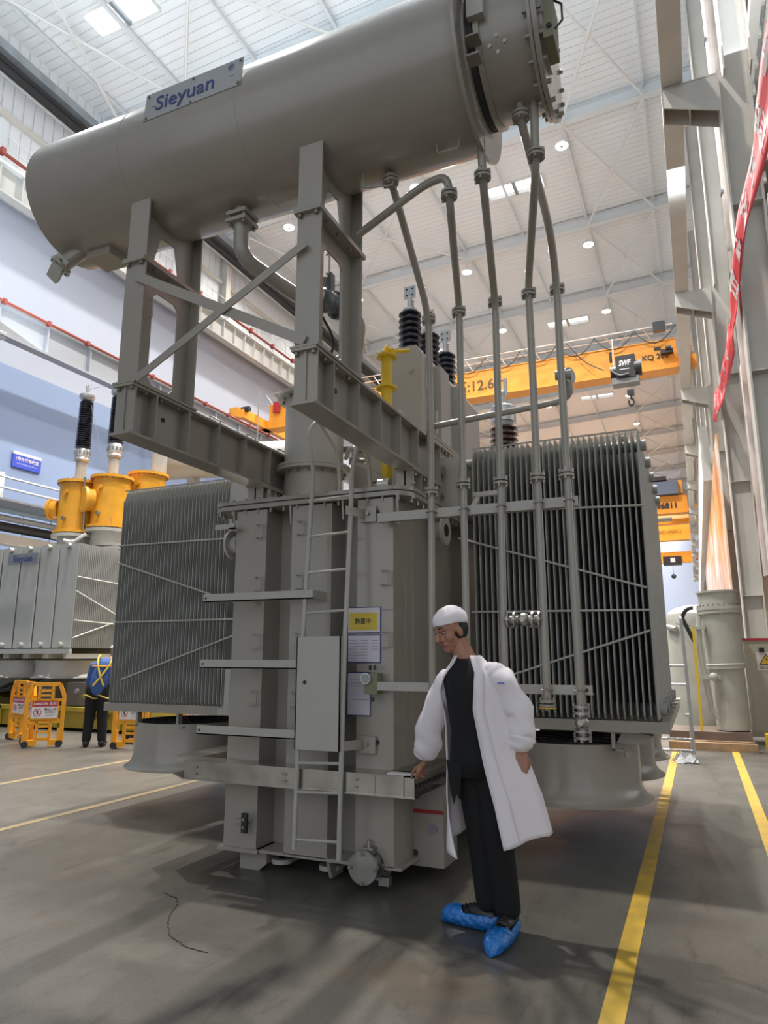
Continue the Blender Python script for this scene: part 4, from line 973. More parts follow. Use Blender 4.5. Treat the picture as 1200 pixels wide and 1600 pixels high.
def turret2(x, y, z, h, r, bz):
    t = MB().lathe((x, y, z), (0, 0, 1), [(0, r*1.2), (.07, r*1.2), (.07, r), (h-.07, r), (h-.07, r*1.18), (h, r*1.18)], ORY, 36)
    t.bolts((x, y, z+h), (0, 0, 1), r*1.1, 24, .018, .02); t.bolts((x, y, z+h-.07), (0, 0, -1), r*1.1, 24, .018, .03); t.bolts((x, y, z), (0, 0, -1), r*1.12, 24, .018, .05)
    t.cyl((x+.1, y-r, z+h*.75), (x+.1, y-r-.06, z+h*.75), .06, ORY, n=14); t.tube([(x-r, y-.1, z+h*.8), (x-r-.07, y-.1, z+h*.8), (x-r-.07, y-.1, z+h*.72), (x-r, y-.1, z+h*.72)], .015, ORY, 6)
    o = t.build('turret', T2, 'orange round turret')
    MB().lathe((x, y, z-.45), (0, 0, 1), [(0, r*.9), (.34, r*.9), (.34, r*1.25), (.42, r*1.25)], GREY_L, 30).build('turret_base', T2)
    MB().cyl((x+.1, y-r, z+h*.25), (x+.1, y-r-.08, z+h*.25), .05, STEEL, n=12).build('test_plug', o)
    return o
def port(o, c, d, r):
    d = V3(d).normalized(); c = V3(c); mb = MB(); mb.cyl(c, c+d*.18, r*.85, ORY, n=28); mb.cyl(c+d*.18, c+d*.25, r, ORY, n=30); mb.bolts(c+d*.25, d, r*.88, 14, .014, .015); mb.cyl(c+d*.25, c+d*.27, .02, BOLT, n=6); mb.build('inspection_port', o)
def tall_bushing(x, y, z0, z1, z2, z3, top):
    mb = MB(); mb.cyl((x, y, z0), (x, y, z1), .13, GREY_L, n=24); mb.build('bushing_tube', T2)
    b = MB(); n = 22; prof = []
    for i in range(n):
        t = (z3-z2)*i/n; dt = (z3-z2)/n; R = .20-.025*i/n
        prof += [(t, R*.75), (t+dt*.3, R), (t+dt*.45, R), (t+dt*.7, R*.75)]
    b.lathe((x, y, z2), (0, 0, 1), prof, PORC, 26); bb = b.build('bushing', T2, 'tall black ribbed bushing', smooth=50)
    mb = MB(); mb.lathe((x, y, z1), (0, 0, 1), [(0, .16), (.05, .19), (.12, .17), (.14, .19), (z2-z1-.08, .185), (z2-z1, .15)], ALU, 24); mb.bolts((x, y, z1+.2), (0, 0, 1), .19, 12, .02, .08); mb.build('bushing_collar', bb)
    mb = MB(); mb.lathe((x, y, z3), (0, 0, 1), [(0, .10), (.04, .16), (.10, .20), (.18, .20), (.22, .12), (.24, .05), (.38, .05)], ALU, 20); mb.box(x-.05, x-.02, y-.03, y+.03, z3+.24, z3+.46, ALU); mb.box(x+.02, x+.05, y-.03, y+.03, z3+.24, z3+.46, ALU); mb.build('terminal', bb)
t = turret2(-14.42, 12.9, 4.50, 1.37, .44, 0); port(t, (-14.83, 12.72, 5.17), (-1, -.35, 0), .27)
tall_bushing(-14.40, 12.9, 5.87, 6.43, 6.80, 8.10, 0)
t = turret2(-13.57, 13.2, 4.62, 1.36, .46, 0); port(t, (-13.78, 12.8, 5.33), (-.5, -1, 0), .33)
tall_bushing(-13.58, 13.2, 5.98, 6.52, 6.93, 8.2, 0)
t = turret2(-13.32, 14.2, 4.9, 1.38, .46, 0)
MB().cyl((-13.15, 14.4, 6.28), (-13.10, 14.4, 8.4), .2, GREY_L, n=24).build('bushing_tube', T2)
mb = MB(); mb.lathe((-13.9, 15.4, 6.95), (1, .15, -.02), [(0, .02), (.02, .42), (.08, .47), (5, .47), (5.05, .4)], GREY_L, 40); mb.bolts((-13.9, 15.4, 6.95), (-1, -.15, 0), .18, 10, .02, .03)
mb.build('conservator', T2, 'pale grey oil tank behind turrets')
for x in (-13.0, -10.0): MB().box(x, x+.2, 15.4, 15.7, 4.0, 6.6, GREY_L).build('conservator_post', T2, smooth=0)
mb = MB(); mb.tube([(-13.9, 12.6, 5.9), (-13.95, 12.7, 5.4), (-14.0, 12.8, 4.5), (-14.0, 12.5, 4.2)], .03, STEEL, 8, .1); mb.tube([(-13.6, 12.5, 4.4), (-13.9, 12.4, 4.2), (-14.1, 12.3, 4.25)], .04, WHITE, 8, .1); mb.build('oil_hose', T2)
mb = MB(); mb.tube([(-14.4, 12.9, 8.45), (-13.6, 12.9, 6.2), (-13.1, 12.9, 4.4)], .006, LINEGREY, 4); mb.tube([(-14.4, 12.9, 8.45), (-13.58, 13.2, 8.62)], .006, LINEGREY, 4); mb.build('test_wire', T2)
mb = MB()
for p in ([(-15.5, 10.8, 1.0), (-14.2, 10.7, .6), (-13.6, 10.9, .9), (-12.8, 11, 1.0)], [(-16, 10.7, .55), (-14.5, 10.6, .62), (-13.5, 10.7, .75), (-13.4, 11.4, .95)]): mb.tube(p, .04, BLACK, 8, .3)
mb.build('black_cables', T2)

# yellow transport trolley
t = thing('transport_trolley', 'low yellow transport trolley carrying the pale left transformer', 'trolley', (-15, 13, 0))
mb = MB(); mb.box(-19.8, -9.5, 10.62, 16.2, .06, .44, TROL)
for k in range(12): mb.box(-19.3+.82*k, -19.2+.82*k, 10.56, 10.62, .06, .44, TROL)
mb.box(-19.8, -9.5, 10.56, 10.64, .38, .46, TROL); mb.build('platform', t, smooth=0)
mb = MB().text('46117700', .15, (-10.75, 10.555, .30), (1, 0, 0), (0, 0, 1), INK, .004, bold=.003); mb.build('lettering', t, smooth=0)
for x in (-19, -16, -13, -10.5): MB().cyl((x, 10.75, .09), (x, 10.95, .09), .09, BLACK, n=16).build('wheel', t)
for x in (-12.9, -12.0, -11.1, -10.4):
    mb = MB(); mb.box(x, x+.6, 10.9, 11.4, .46, .92, mat('dark_box_steel', (.12, .11, .10), .5)); mb.cyl((x+.3, 10.9, .75), (x+.3, 10.86, .75), .05, LINEGREY, n=12)
    tag(mb.build('jacking_block', smooth=0), 'dark steel packing block on the yellow trolley, %s block from the right' % {-10.4: 'first', -11.1: 'second', -12.0: 'third', -12.9: 'fourth'}[x], 'block', 'packing blocks')

# ------------------------------------------------------------------ orange plastic barriers
def barrier(loc, rz, lab, wdt=.56):
    o = thing('safety_barrier', lab, 'barrier', (0, 0, 0), 'orange safety barriers')
    mb = MB(); W = wdt/2; t = .035
    out = [(-W, .08), (-W*.97, .55), (-W*1.0, .80), (-W*.72, 1.0), (W*.72, 1.0), (W*1.0, .80), (W*.97, .55), (W, .08)]
    for i in range(len(out)-1):
        a, b = out[i], out[i+1]; mb.bar((a[0], 0, a[1]), (b[0], 0, b[1]), .06, .045, BARR, up=(0, 1, 0))
    def hb(x0, x1, z, h=.045): mb.box(x0, x1, -t/2, t/2, z-h/2, z+h/2, BARR)
    def vb(x, z0, z1, w=.045): mb.box(x-w/2, x+w/2, -t/2, t/2, z0, z1, BARR)
    hb(-W, W, .745); hb(-W, W, .41, .06); vb(-W*.36, .72, 1.0); vb(W*.36, .72, 1.0); hb(-W*.36, W*.36, .90, .04); hb(-W*.36, W*.36, .82, .03)
    mb.box(-W*.74, W*.74, -t/2, t/2, .41, .745, BARR)
    vb(-W*.36, .10, .41); vb(W*.36, .10, .41); hb(-W*.36, W*.36, .33, .03); hb(-W*.36, W*.36, .24, .03); hb(-W*.36, W*.36, .13, .05)
    for s in (-1, 1):
        mb.box(s*W*.62-.09, s*W*.62+.09, -.04, .04, .03, .12, BARR); mb.box(s*W*.86-.03, s*W*.86+.03, -.03, .03, .1, .30, BARR); mb.box(s*W*.95-.015, s*W*.95+.015, -.03, .03, .41, .7, BARR)
    mb.build('barrier_frame', o, smooth=0)
    mb = MB(); mb.box(-W*.68, W*.68, -t/2-.006, -t/2, .46, .73, PAPERW); mb.box(-W*.68, W*.68, -t/2-.008, -t/2-.006, .645, .73, SIGNRED)
    mb.text('DANGER 危险', .055, (0, -t/2-.008, .687), (1, 0, 0), (0, 0, 1), PAPERW, .002, bold=.001)
    mb.text('禁止入内', .045, (W*.3, -t/2-.006, .60), (1, 0, 0), (0, 0, 1), INK, .002, bold=.001); mb.text('请勿靠近', .04, (W*.3, -t/2-.006, .55), (1, 0, 0), (0, 0, 1), INK, .002); mb.text('NO ENTRY', .028, (W*.3, -t/2-.006, .505), (1, 0, 0), (0, 0, 1), LINEGREY, .002)
    P = [(-W*.38+.055*math.cos(2*PI*k/20), -t/2-.008, .555+.055*math.sin(2*PI*k/20)) for k in range(21)]; mb.tube(P, .005, SIGNRED, 5, caps=False)
    mb.bar((-W*.38-.04, -t/2-.008, .595), (-W*.38+.04, -t/2-.008, .515), .008, .003, SIGNRED, up=(0, 1, 0)); mb.box(-W*.38-.01, -W*.38+.01, -t/2-.008, -t/2-.006, .525, .585, INK)
    mb.build('warning_sign', o, 'white and red warning sign', smooth=0)
    for s in (-1, 1): MB().cyl((s*W*.9, -.05, .055), (s*W*.9, .05, .055), .055, BLACK, n=16).build('wheel', o)
    o.location = loc; o.rotation_euler = (0, 0, rz)
    return o
barrier((-9.91, 8.59, 0), .755, 'orange plastic barrier with warning sign, the one seen square-on at far left')
barrier((-11.15, 9.12, 0), -.2, 'orange plastic barrier seen nearly edge-on at the far left end of the row')
barrier((-10.42, 8.72, 0), -.48, 'orange plastic barrier folded behind the leftmost pair, seen on edge')
barrier((-8.46, 9.01, 0), .267, 'orange plastic barrier with warning sign partly under the big left radiator')
barrier((-7.6, 9.6, 0), .1, 'orange barrier farther back, glimpsed beneath the left radiator')
mb = MB(); mb.box(-8.0, -7.0, 11.5, 12.4, .12, .9, mat('cart_dark', (.05, .05, .05), .5)); mb.box(-7.9, -7.1, 11.49, 11.5, .5, .8, LINEGREY)
for x in (-7.8, -7.2): mb.cyl((x, 11.6, .06), (x, 11.7, .06), .06, BLACK, n=12); mb.cyl((x, 12.2, .06), (x, 12.3, .06), .06, BLACK, n=12)
tag(mb.build('test_cart', smooth=0), 'dark test equipment cart behind the left radiator near the floor', 'cart')
mb = MB(); mb.box(-9.1, -8.7, 9.5, 9.9, .1, .16, BLACK); mb.cyl((-8.95, 9.7, .16), (-8.95, 9.7, .8), .02, LINEGREY, n=8); mb.box(-9.05, -8.85, 9.6, 9.8, .3, .55, BLACK); mb.cyl((-8.98, 9.58, .42), (-8.98, 9.6, .42), .05, ALU, n=12)
for x in (-9.05, -8.75): mb.cyl((x, 9.55, .05), (x, 9.58, .05), .05, BLACK, n=10)
tag(mb.build('pump_trolley', smooth=20), 'small black pump trolley standing beside the worker at left', 'trolley')

# ------------------------------------------------------------------ overhead cranes
def crane(y, z0, z1, lab, dep=.7, xl=-18.2, xr=.17, m=CRANE, zc=None):
    c = thing('overhead_crane', lab, 'crane', (-9, y, z0))
    mb = MB(); mb.box(xl, xr, y, y+dep, z0, z1, m); mb.box(xl, xr, y-.04, y+dep+.04, z1, z1+.03, m); mb.box(xl, xr, y-.04, y+dep+.04, z0-.03, z0+.02, m); mb.build('bridge_girder', c, smooth=0)
    zc = zc or 12.28
    for x in (xl-.5, xr+.17): MB().box(x, x+.3, y-1.8, y+2.4, zc, zc+.42, m).box(x-.2, x+.5, y+.05, y+dep-.05, zc, max(zc+.4, z0+.4), m).build('end_carriage', c, smooth=0)
    return c
c1 = crane(27.26, 12.25, 13.38, 'nearest orange overhead crane with black hoist and 12.6 m lifting-height lettering')
mb = MB(); mb.text('吊高:12.6m', .62, (-7.95, 27.25, 12.72), (1, 0, 0), (0, 0, 1), mat('crane_ink', (.12, .05, .01), .5), .01, bold=.01).build('lettering', c1, smooth=0)
mb = MB(); mb.text('KQ 203', .30, (-.60, 27.25, 12.76), (1, 0, 0), (0, 0, 1), INK, .01, bold=.008); mb.build('lettering', c1, smooth=0)
MB().box(-.62, -.38, 27.24, 27.25, 13.02, 13.14, DARK).build('rating_plate', c1, smooth=0)
mb = MB()
for zz, yy in ((13.95, 27.1), (13.78, 27.3)): mb.tube([(-18.3, yy, zz), (.1, yy, zz)], .022, ALU, 5)
for k in range(13): x = -18+1.45*k; mb.bar((x, 27.4, 13.38), (x-.35, 27.15, 13.95), .04, .04, ALU)
mb.build('festoon_rail', c1, smooth=0)
mb = MB()
for k in range(12):
    x0 = -17.8+1.5*k; P = [(x0+1.5*t/6, 27.12, 13.9-.62*(1-((t/3-1)**2))) for t in range(7)]; mb.tube(P, .022, BLACK, 5)
mb.tube([(-3.9, 27.1, 13.9), (-3.2, 27.05, 12.9), (-2.5, 26.9, 12.4)], .025, BLACK, 5, .4); mb.build('festoon_cable', c1)
MB().box(-.6, -.15, 27.0, 27.2, 13.7, 14.1, BLACK).build('cable_reel', c1, smooth=0)
MB().box(-.4, .05, 26.95, 27.2, 12.75, 12.9, BLACK).cyl((-.2, 26.97, 12.93), (0, 26.97, 12.93), .1, BLACK).build('drive_motor', c1)
mb = MB(); mb.box(-19.2, -18.7, 25.4, 25.9, 12.35, 12.8, CRANE); mb.cyl((-18.6, 25.6, 12.7), (-18.2, 25.6, 12.7), .14, BLACK, n=14); mb.box(-18.3, -18.25, 26.4, 26.45, 11.2, 13.9, ALU); mb.box(-17.9, -17.55, 27.1, 27.2, 12.95, 13.5, RED); mb.build('current_collector', c1)
def hx(mb):
    mb.v = [(-1.62+(p[0]+2.1)*.70, p[1], p[2]-.08) for p in mb.v]; return mb
mb = MB(); mb.box(-2.65, -1.65, 26.35, 26.95, 11.85, 12.75, BLACK); mb.cyl((-2.95, 26.6, 12.2), (-2.6, 26.6, 12.2), .24, BLACK, n=20); mb.cyl((-1.7, 26.6, 12.25), (-1.35, 26.6, 12.25), .3, BLACK, n=20)
mb.box(-2.9, -1.5, 26.4, 26.9, 11.65, 11.9, mat('hoist_grey', (.2, .2, .2), .4)); mb.cyl((-2.9, 26.5, 12.6), (-2.9, 26.5, 13.0), .07, BLACK, n=10); mb.box(-2.6, -1.7, 26.9, 27.3, 12.1, 12.24, BLACK)
mb.tube([(-2.9, 26.4, 12.2), (-2.5, 26.3, 11.9), (-2.0, 26.3, 11.95)], .06, BLACK, 8, .2); mb.box(-2.8, -2.74, 26.6, 26.66, 12.5, 13.6, ALU)
hoist = hx(mb).build('hoist', c1, 'black hoist unit', smooth=30)
lt_ = MB().text('SWF', .30, (-2.2, 26.34, 12.42), (1, 0, 0), (0, 0, 1), PAPERW, .006, bold=.012, shear=.25).box(-2.45, -1.95, 26.335, 26.345, 12.17, 12.2, PAPERW)
hx(lt_).build('lettering', hoist, smooth=0)
mb = MB()
for dx in (-.16, .16): mb.cyl((-2.0+dx, 26.6, 11.35), (-2.0+dx, 26.6, 11.7), .012, STEEL, n=5)
mb.box(-2.18, -1.82, 26.52, 26.68, 11.2, 11.4, BLACK); mb.cyl((-2, 26.6, 11.05), (-2, 26.6, 11.2), .05, BLACK, n=8)
P = [(-2+.13*math.cos(a), 26.6, 10.92+.13*math.sin(a)) for a in [PI/2-2*PI*k/14 for k in range(13)]]; mb.tube(P, .045, BLACK, 8); hx(mb).build('hook_block', hoist)
c2 = crane(57, 12.2, 13.5, 'second orange crane bridge beyond the radiators, with large black numbers', .9)
MB().text('496811', .62, (-1.45, 56.95, 12.75), (1, 0, 0), (0, 0, 1), INK, .02, bold=.02).build('lettering', c2, smooth=0)
mb = MB(); mb.box(-4, -.4, 56.5, 58.4, 13.6, 14.6, mat('trolley_grey', (.12, .14, .2), .5)); mb.box(-1.6, -.1, 57, 59, 13.7, 14.7, CRANE); mb.box(-2.5, -1.2, 56.4, 58, 14.7, 15.0, DARK); mb.build('crab_trolley', c2, smooth=0)
mb = MB(); mb.box(-3.3, -1.0, 55.6, 56.8, 11.5, 11.6, BOLT); mb.box(-2.5, -2.2, 56, 56.3, 11.2, 12.2, RED); mb.build('maintenance_platform', c2, smooth=0)
MB().box(-18.2, .17, 59.4, 60, 11.75, 12.15, CRANE).build('lower_girder', c2, smooth=0)
c4 = crane(68, 11.75, 13.2, 'third orange crane bridge with small dark lettering, lower than the numbered one', .9)
MB().text('ABHA0012', .42, (-1.5, 67.95, 12.5), (1, 0, 0), (0, 0, 1), mat('crane_ink', (0, 0, 0)), .02).build('lettering', c4, smooth=0)
mb = MB(); mb.box(-4.2, -3.2, 66.9, 67.8, 11.6, 12.3, BLACK); mb.cyl((-3.7, 67.3, 10.6), (-3.7, 67.3, 11.6), .15, BLACK, n=8); mb.build('hoist', c4, smooth=0)
c5 = crane(88, 12.1, 13.3, 'farthest orange crane bridge with a small black hoist near the end wall', .9)
mb = MB(); mb.box(-2.9, -.9, 87, 87.9, 11.7, 12.7, BLACK); mb.box(-2.1, -1.6, 86.98, 87, 12, 12.5, PAPERW); mb.cyl((-1.9, 87.4, 10.6), (-1.9, 87.4, 11.7), .03, STEEL, n=6); mb.ball((-1.9, 87.4, 10.4), .28, BLACK, 10, 6); mb.build('hoist', c5, smooth=0)
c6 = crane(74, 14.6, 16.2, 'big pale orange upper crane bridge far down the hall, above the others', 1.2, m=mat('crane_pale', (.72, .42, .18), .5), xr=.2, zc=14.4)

# ------------------------------------------------------------------ right side: runway, columns, walls
r = runway(.38, 12.1, 11.25, HALLB, 1.9, 'right crane runway girder seen from below beside the brown-grey columns', xw=.32)
CYs = [11.8+7.75*k for k in range(-1, 12)]
proto = None
for i, y in enumerate(CYs):
    lab = 'tall brown-grey steel I-column on the right carrying the crane runway, %s of the row' % ordn(i)
    if proto is None:
        proto = thing('hall_column', lab, 'column', (1.5, y, 0), 'right hall columns')
        mb = MB(); x0, x1 = 1.08, 1.58
        mb.box(x0, x0+.03, y-.22, y+.22, 0, 11.3, HALLB); mb.box(x1-.03, x1, y-.22, y+.22, 0, 11.3, HALLB); mb.box(x0, x1, y-.012, y+.012, 0, 11.3, HALLB)
        for z in (2.9, 5.8, 8.7): mb.box(x0+.03, x1-.03, y-.2, y+.2, z, z+.02, HALLB)
        mb.box(x0-.05, x1+.05, y-.28, y+.28, 0, .04, HALLB); mb.build('column_shaft', proto, smooth=0)
        mb = MB(); mb.box(1.20, 1.225, y-.2, y+.2, 11.3, 22.4, HALLB); mb.box(1.62, 1.645, y-.2, y+.2, 11.3, 22.4, HALLB); mb.box(1.2, 1.64, y-.01, y+.01, 11.3, 22.4, HALLB); mb.build('upper_shaft', proto, smooth=0)
        mb = MB()
        for yy in (y-.22, y+.2): mb.prism([(.20, 11.22), (1.08, 11.22), (1.08, 10.5), (.20, 10.85)], (0, yy, 0), (1, 0, 0), (0, 0, 1), (0, .02, 0), HALLB)
        mb.box(.20, 1.08, y-.22, y+.22, 11.2, 11.24, HALLB); mb.box(.20, .225, y-.22, y+.22, 10.85, 11.2, HALLB); mb.box(.62, .64, y-.2, y+.2, 10.7, 11.2, HALLB); mb.build('corbel', proto, smooth=0)
    else: dup(proto, (0, y-CYs[0], 0), lab)
mb = MB(); mb.box(1.60, 2.6, 11.79, 11.81, 0, 7.8, HALLB); mb.box(1.6, 2.6, 11.6, 12.0, 7.8, 7.84, HALLB); mb.box(2.6, 2.64, 11.6, 12.0, 0, 7.8, HALLB)
mb.cyl((1.95, 11.79, 6.9), (1.95, 11.775, 6.9), .16, DARK, n=20)
tag(mb.build('column_stay_plate', smooth=0), 'wide brown-grey stay plate with round hole beside the first right column', 'plate')
CREAM = mat('wall_cream', (0.66, 0.64, 0.60), .5)
mb = MB(); mb.box(2.1, 2.3, 20.2, 105, 0, 11.2, CREAM); mb.build('wall_right', kind='structure', smooth=0)
MB().box(26, 26.3, -24, 105, 0, 26, WHITE).build('wall_side', kind='structure', smooth=0)
# daylight windows of the side bay
k = 20
for y in (14, 24, 34, 46, 60):
    k += 1; MB().box(25.9, 25.98, y, y+7, 6, 18, GLZ).build('window_%d' % k, kind='structure', smooth=0)
# tie beams, galvanised duct, brackets along the column row
for i, (z, y0, y1, lab) in enumerate(((14.2, 13, 60, 'upper grey steel tie beam running along the right column row above the runway'), (17.2, 13, 60, 'topmost steel tie beam along the right column row'), (8.2, 12, 20, 'short steel tie beam between the first two right columns below the runway'))):
    tag(MB().box(2.0, 2.2, y0, y1, z, z+.3, HALLB).build('tie_beam', smooth=0), lab, 'beam')
mb = MB(); mb.box(1.70, 1.96, 18.9, 19.2, 0, 15, DUCT)
for z in range(1, 15): mb.box(1.68, 1.98, 18.88, 19.22, z, z+.04, DUCT)
tag(mb.build('cable_duct', smooth=0), 'shiny galvanised vertical cable duct beside the second right column', 'duct')
mb = MB(); mb.tube([(1.46, 15.6, 3), (1.46, 15.6, 20)], .16, mat('stove_pipe', (.50, .42, .38), .5, var=.3, scale=1), 14)
for z in (9.5, 11.5, 13.5, 15.5): mb.box(1.28, 1.68, 15.5, 15.7, z, z+.06, DUCT)
tag(mb.build('vertical_pipe'), 'brownish vertical pipe clamped between the first two right columns', 'pipe')
ladr = thing('wall_ladder', 'narrow steel ladder rising behind the first right column', 'ladder', (1.9, 16.9, 6))
for y in (16.7, 17.15): MB().cyl((1.85, y, 6), (1.85, y, 20), .03, ALU, n=6).build('ladder_rail', ladr)
for kk in range(34): MB().cyl((1.85, 16.7, 6.3+.4*kk), (1.85, 17.15, 6.3+.4*kk), .015, ALU, n=5).build('rung', ladr)
# storage mezzanine behind the first columns
mz = thing('steel_mezzanine', 'cluttered multi-level steel rack behind the first right columns, dark brown beams and grey platforms', 'rack', (4.5, 15.5, 0))
BRW = mat('rack_brown', (.20, .14, .11), .5, var=.4, scale=2)
for i in range(16):
    z = 1.6+1.25*i; m = (BRW, HALLB, DUCT)[i % 3]
    mb = MB(); mb.box(2.3, 7.5, 12.8, 13.0, z, z+.2, m); mb.box(2.3, 7.5, 18.6, 18.8, z, z+.2, m); mb.box(2.3, 7.5, 13, 18.6, z+.16, z+.2, m)
    for q in range(7): mb.box(2.3, 2.45, 12.9+q*.9, 13.0+q*.9, z-.1, z+.25, HALLB)
    mb.build('rack_level', mz, smooth=0)
for x in (2.35, 4.8, 7.3):
    for y in (12.8, 18.7): MB().box(x, x+.18, y, y+.18, 0, 22, HALLB).build('rack_post', mz, smooth=0)
for i, (y, z, w_, h_, m) in enumerate(((13.6, 5.4, .5, .6, WHITE), (14.6, 6.6, .7, .5, BRW), (13.2, 7.9, .4, .5, ALU), (15.0, 9.2, .8, .5, PAPERW), (13.9, 10.4, .5, .6, BRW), (14.8, 4.2, .6, .5, CABI), (16.2, 11.7, .6, .6, ALU))):
    tag(MB().box(2.52, 2.52+w_, y, y+w_, 1.80+1.25*int((z-1.8)/1.25+.5)+.002, 1.802+1.25*int((z-1.8)/1.25+.5)+h_, m).build('storage_box', smooth=0), ['white box on rack level just above head height of the mezzanine', 'brown box on the mezzanine rack above the white one', 'silver crate near the front edge of the rack', 'pale carton halfway up the rack', 'brown crate high on the rack', 'cream carton on a low rack level', 'silver crate highest on the rack'][i], 'box', 'boxes on the mezzanine rack')
# mural panel
mm = bpy.data.materials.new('mural_print'); mm.use_nodes = True; n = mm.node_tree.nodes; L = mm.node_tree.links
tc = n.new('ShaderNodeTexCoord'); no = n.new('ShaderNodeTexNoise'); no.inputs['Scale'].default_value = .35; no.inputs['Detail'].default_value = 3; no.inputs['Distortion'].default_value = 1.2
L.new(tc.outputs['Object'], no.inputs['Vector']); rp = n.new('ShaderNodeValToRGB'); L.new(no.outputs['Fac'], rp.inputs[0]); e = rp.color_ramp.elements
e[0].position = .36; e[0].color = (.62, .22, .06, 1); e[1].position = .62; e[1].color = (.75, .66, .60, 1); q = e.new(.48); q.color = (.78, .40, .18, 1)
L.new(rp.outputs[0], n['Principled BSDF'].inputs['Base Color']); n['Principled BSDF'].inputs['Roughness'].default_value = .3
tag(MB().box(1.0, 1.05, 22.4, 60, 2.6, 8.0, mm).build('mural_panel', smooth=0), 'glossy orange and white printed panel along the right columns', 'poster')
# white box trunking running along the wall
tag(MB().box(.72, 1.03, 29, 100, 8.1, 10.3, HALLW).build('air_duct', smooth=0), 'long white air duct along the right columns below the runway', 'duct')

# banner ---------------------------------------------------------------
bn = thing('red_banner', 'long red cloth banner with white Chinese characters, twisted and sagging along the right columns', 'banner', (1.0, 14, 7))
cen = [(1.12, 5.6, 6.95, .36), (1.12, 7.4, 7.15, .38), (1.10, 8.6, 7.25, .40), (1.02, 10.2, 7.3, .38), (.98, 11.8, 7.15, .42), (.98, 12.6, 6.9, .16), (.98, 13.2, 7.1, .42), (1.0, 15.0, 7.15, .36), (1.0, 17, 7.5, .32), (1.0, 19.2, 7.95, .40), (1.0, 20.8, 8.3, .5), (1.0, 22.0, 8.3, .05)]
mb = MB(); rows = 9; vs = []; cols = []
for i in range(len(cen)-1):
    for s in range(8):
        t = s/8; cols.append([cen[i][k]*(1-t)+cen[i+1][k]*t for k in range(4)])
cols.append(list(cen[-1]))
for i, (x, y, z, h) in enumerate(cols):
    for j in range(rows):
        u = j/(rows-1)-.5
        vs.append((x + .025*math.sin(i*.35+u*5) + .02*math.sin(u*9+i*.13), y, z+u*2*h*.85))
fs = [(i*rows+j, (i+1)*rows+j, (i+1)*rows+j+1, i*rows+j+1) for i in range(len(cols)-1) for j in range(rows-1)]
mb.add(vs, fs, BANNER); cl = mb.build('banner_cloth', bn, smooth=80); sm = cl.modifiers.new('s', 'SOLIDIFY'); sm.thickness = .004
def ban_at(y):
    for p, q in zip(cen, cen[1:]):
        if p[1] <= y <= q[1]: t = (y-p[1])/(q[1]-p[1]); return [p[k]*(1-t)+q[k]*t for k in range(4)]
for ch, y in (('热', 20.9), ('烈', 20.2), ('欢', 19.3), ('迎', 17.6), ('各', 16.6), ('位', 15.6), ('领', 14.7), ('导', 13.8), ('莅', 11.3), ('临', 10.5), ('指', 9.6), ('导', 8.7), ('检', 7.8), ('查', 6.9)):
    x, _, z, h = ban_at(y)
    cm = MB().text(ch, h*1.4, (x, y, z), (0, -1, 0), (0, 0, 1), PAPERW, 0, bold=.01); nv = []
    for p in cm.v:
        kk = min(range(len(cols)), key=lambda q_: abs(cols[q_][1]-p[1])); bx, by, bz, bh = ban_at(p[1]); u = (p[2]-bz)/(2*bh*.85)
        nv.append((bx + .025*math.sin(kk*.35+u*5) + .02*math.sin(u*9+kk*.13) - .008, p[1], p[2]))
    cm.v = nv; cm.build('character', bn, smooth=0)

# ------------------------------------------------------------------ equipment at the right end
v = thing('test_vessel', 'tall cream flanged steel cylinder standing on wooden pallets at right', 'vessel', (.4, 13.3, .25))
ax = V3((-.035, 0, 1)).normalized(); b0 = V3((.44, 13.3, .27))
def vl(t): return t
MB().lathe(b0, ax, [(0, .255), (.98, .27), (.98, .31), (1.02, .31)], VESSEL, 36).build('lower_shell', v)
mb = MB(); mb.lathe(b0, ax, [(1.02, .30), (1.05, .31), (1.07, .295), (1.88, .30), (1.90, .335), (1.96, .335)], VESSEL, 36); mb.bolts(b0+ax*1.90, -ax, .315, 24, .012, .03); mb.build('upper_shell', v)
mb = MB(); mb.lathe(b0, ax, [(1.96, .345), (2.02, .345), (2.02, .30), (2.25, .30), (2.25, .33), (2.28, .33)], VESSEL, 36); mb.bolts(b0+ax*2.02, ax, .325, 24, .012, .03); mb.build('top_flange', v)
mb = MB(); mb.tube([(.05, 13.1, 2.1), (.02, 13.05, 1.6), (.06, 13.05, 1.15), (.12, 13.1, .6), (.2, 13.1, .45)], .045, VESSEL, 10, .15); mb.box(-.02, .14, 13.0, 13.15, 1.9, 1.95, VESSEL); mb.box(0, .3, 13.0, 13.1, 1.08, 1.14, VESSEL); mb.ball((.2, 13.0, 1.12), .07, VESSEL, 12, 8); mb.build('side_pipe', v)
tag(MB().box(-.07, -.03, 12.98, 13.02, .25, 1.95, YEL).build('yellow_post', smooth=0), 'thin yellow upright post in front of the round tank at right', 'post')
mb = MB(); P = [(-.05+.16*math.cos(a), 13.2, 2.05+.22*math.sin(a)) for a in [PI*.45+.14*k for k in range(12)]]; mb.tube(P+[(-.05, 13.2, 1.7)], .035, BLACK, 10)
tag(mb.build('black_hose'), 'thick black rubber hose looping beside the cream flanged cylinder', 'hose')
mb = MB(); mb.lathe((-.02, 14.8, .0), (0, 0, 1), [(0, .55), (.3, .55), (2.1, .55), (2.25, .50), (2.36, .35), (2.42, .12)], VESSEL, 40)
mb.cyl((-.5, 14.5, 2.0), (-.35, 14.3, 1.95), .05, ALU, n=10); mb.cyl((-.35, 14.3, 2.05), (-.1, 14.1, 2.0), .008, DARK, n=5)
tag(mb.build('round_tank'), 'wide cream domed tank standing behind the aluminium stepladder', 'tank')
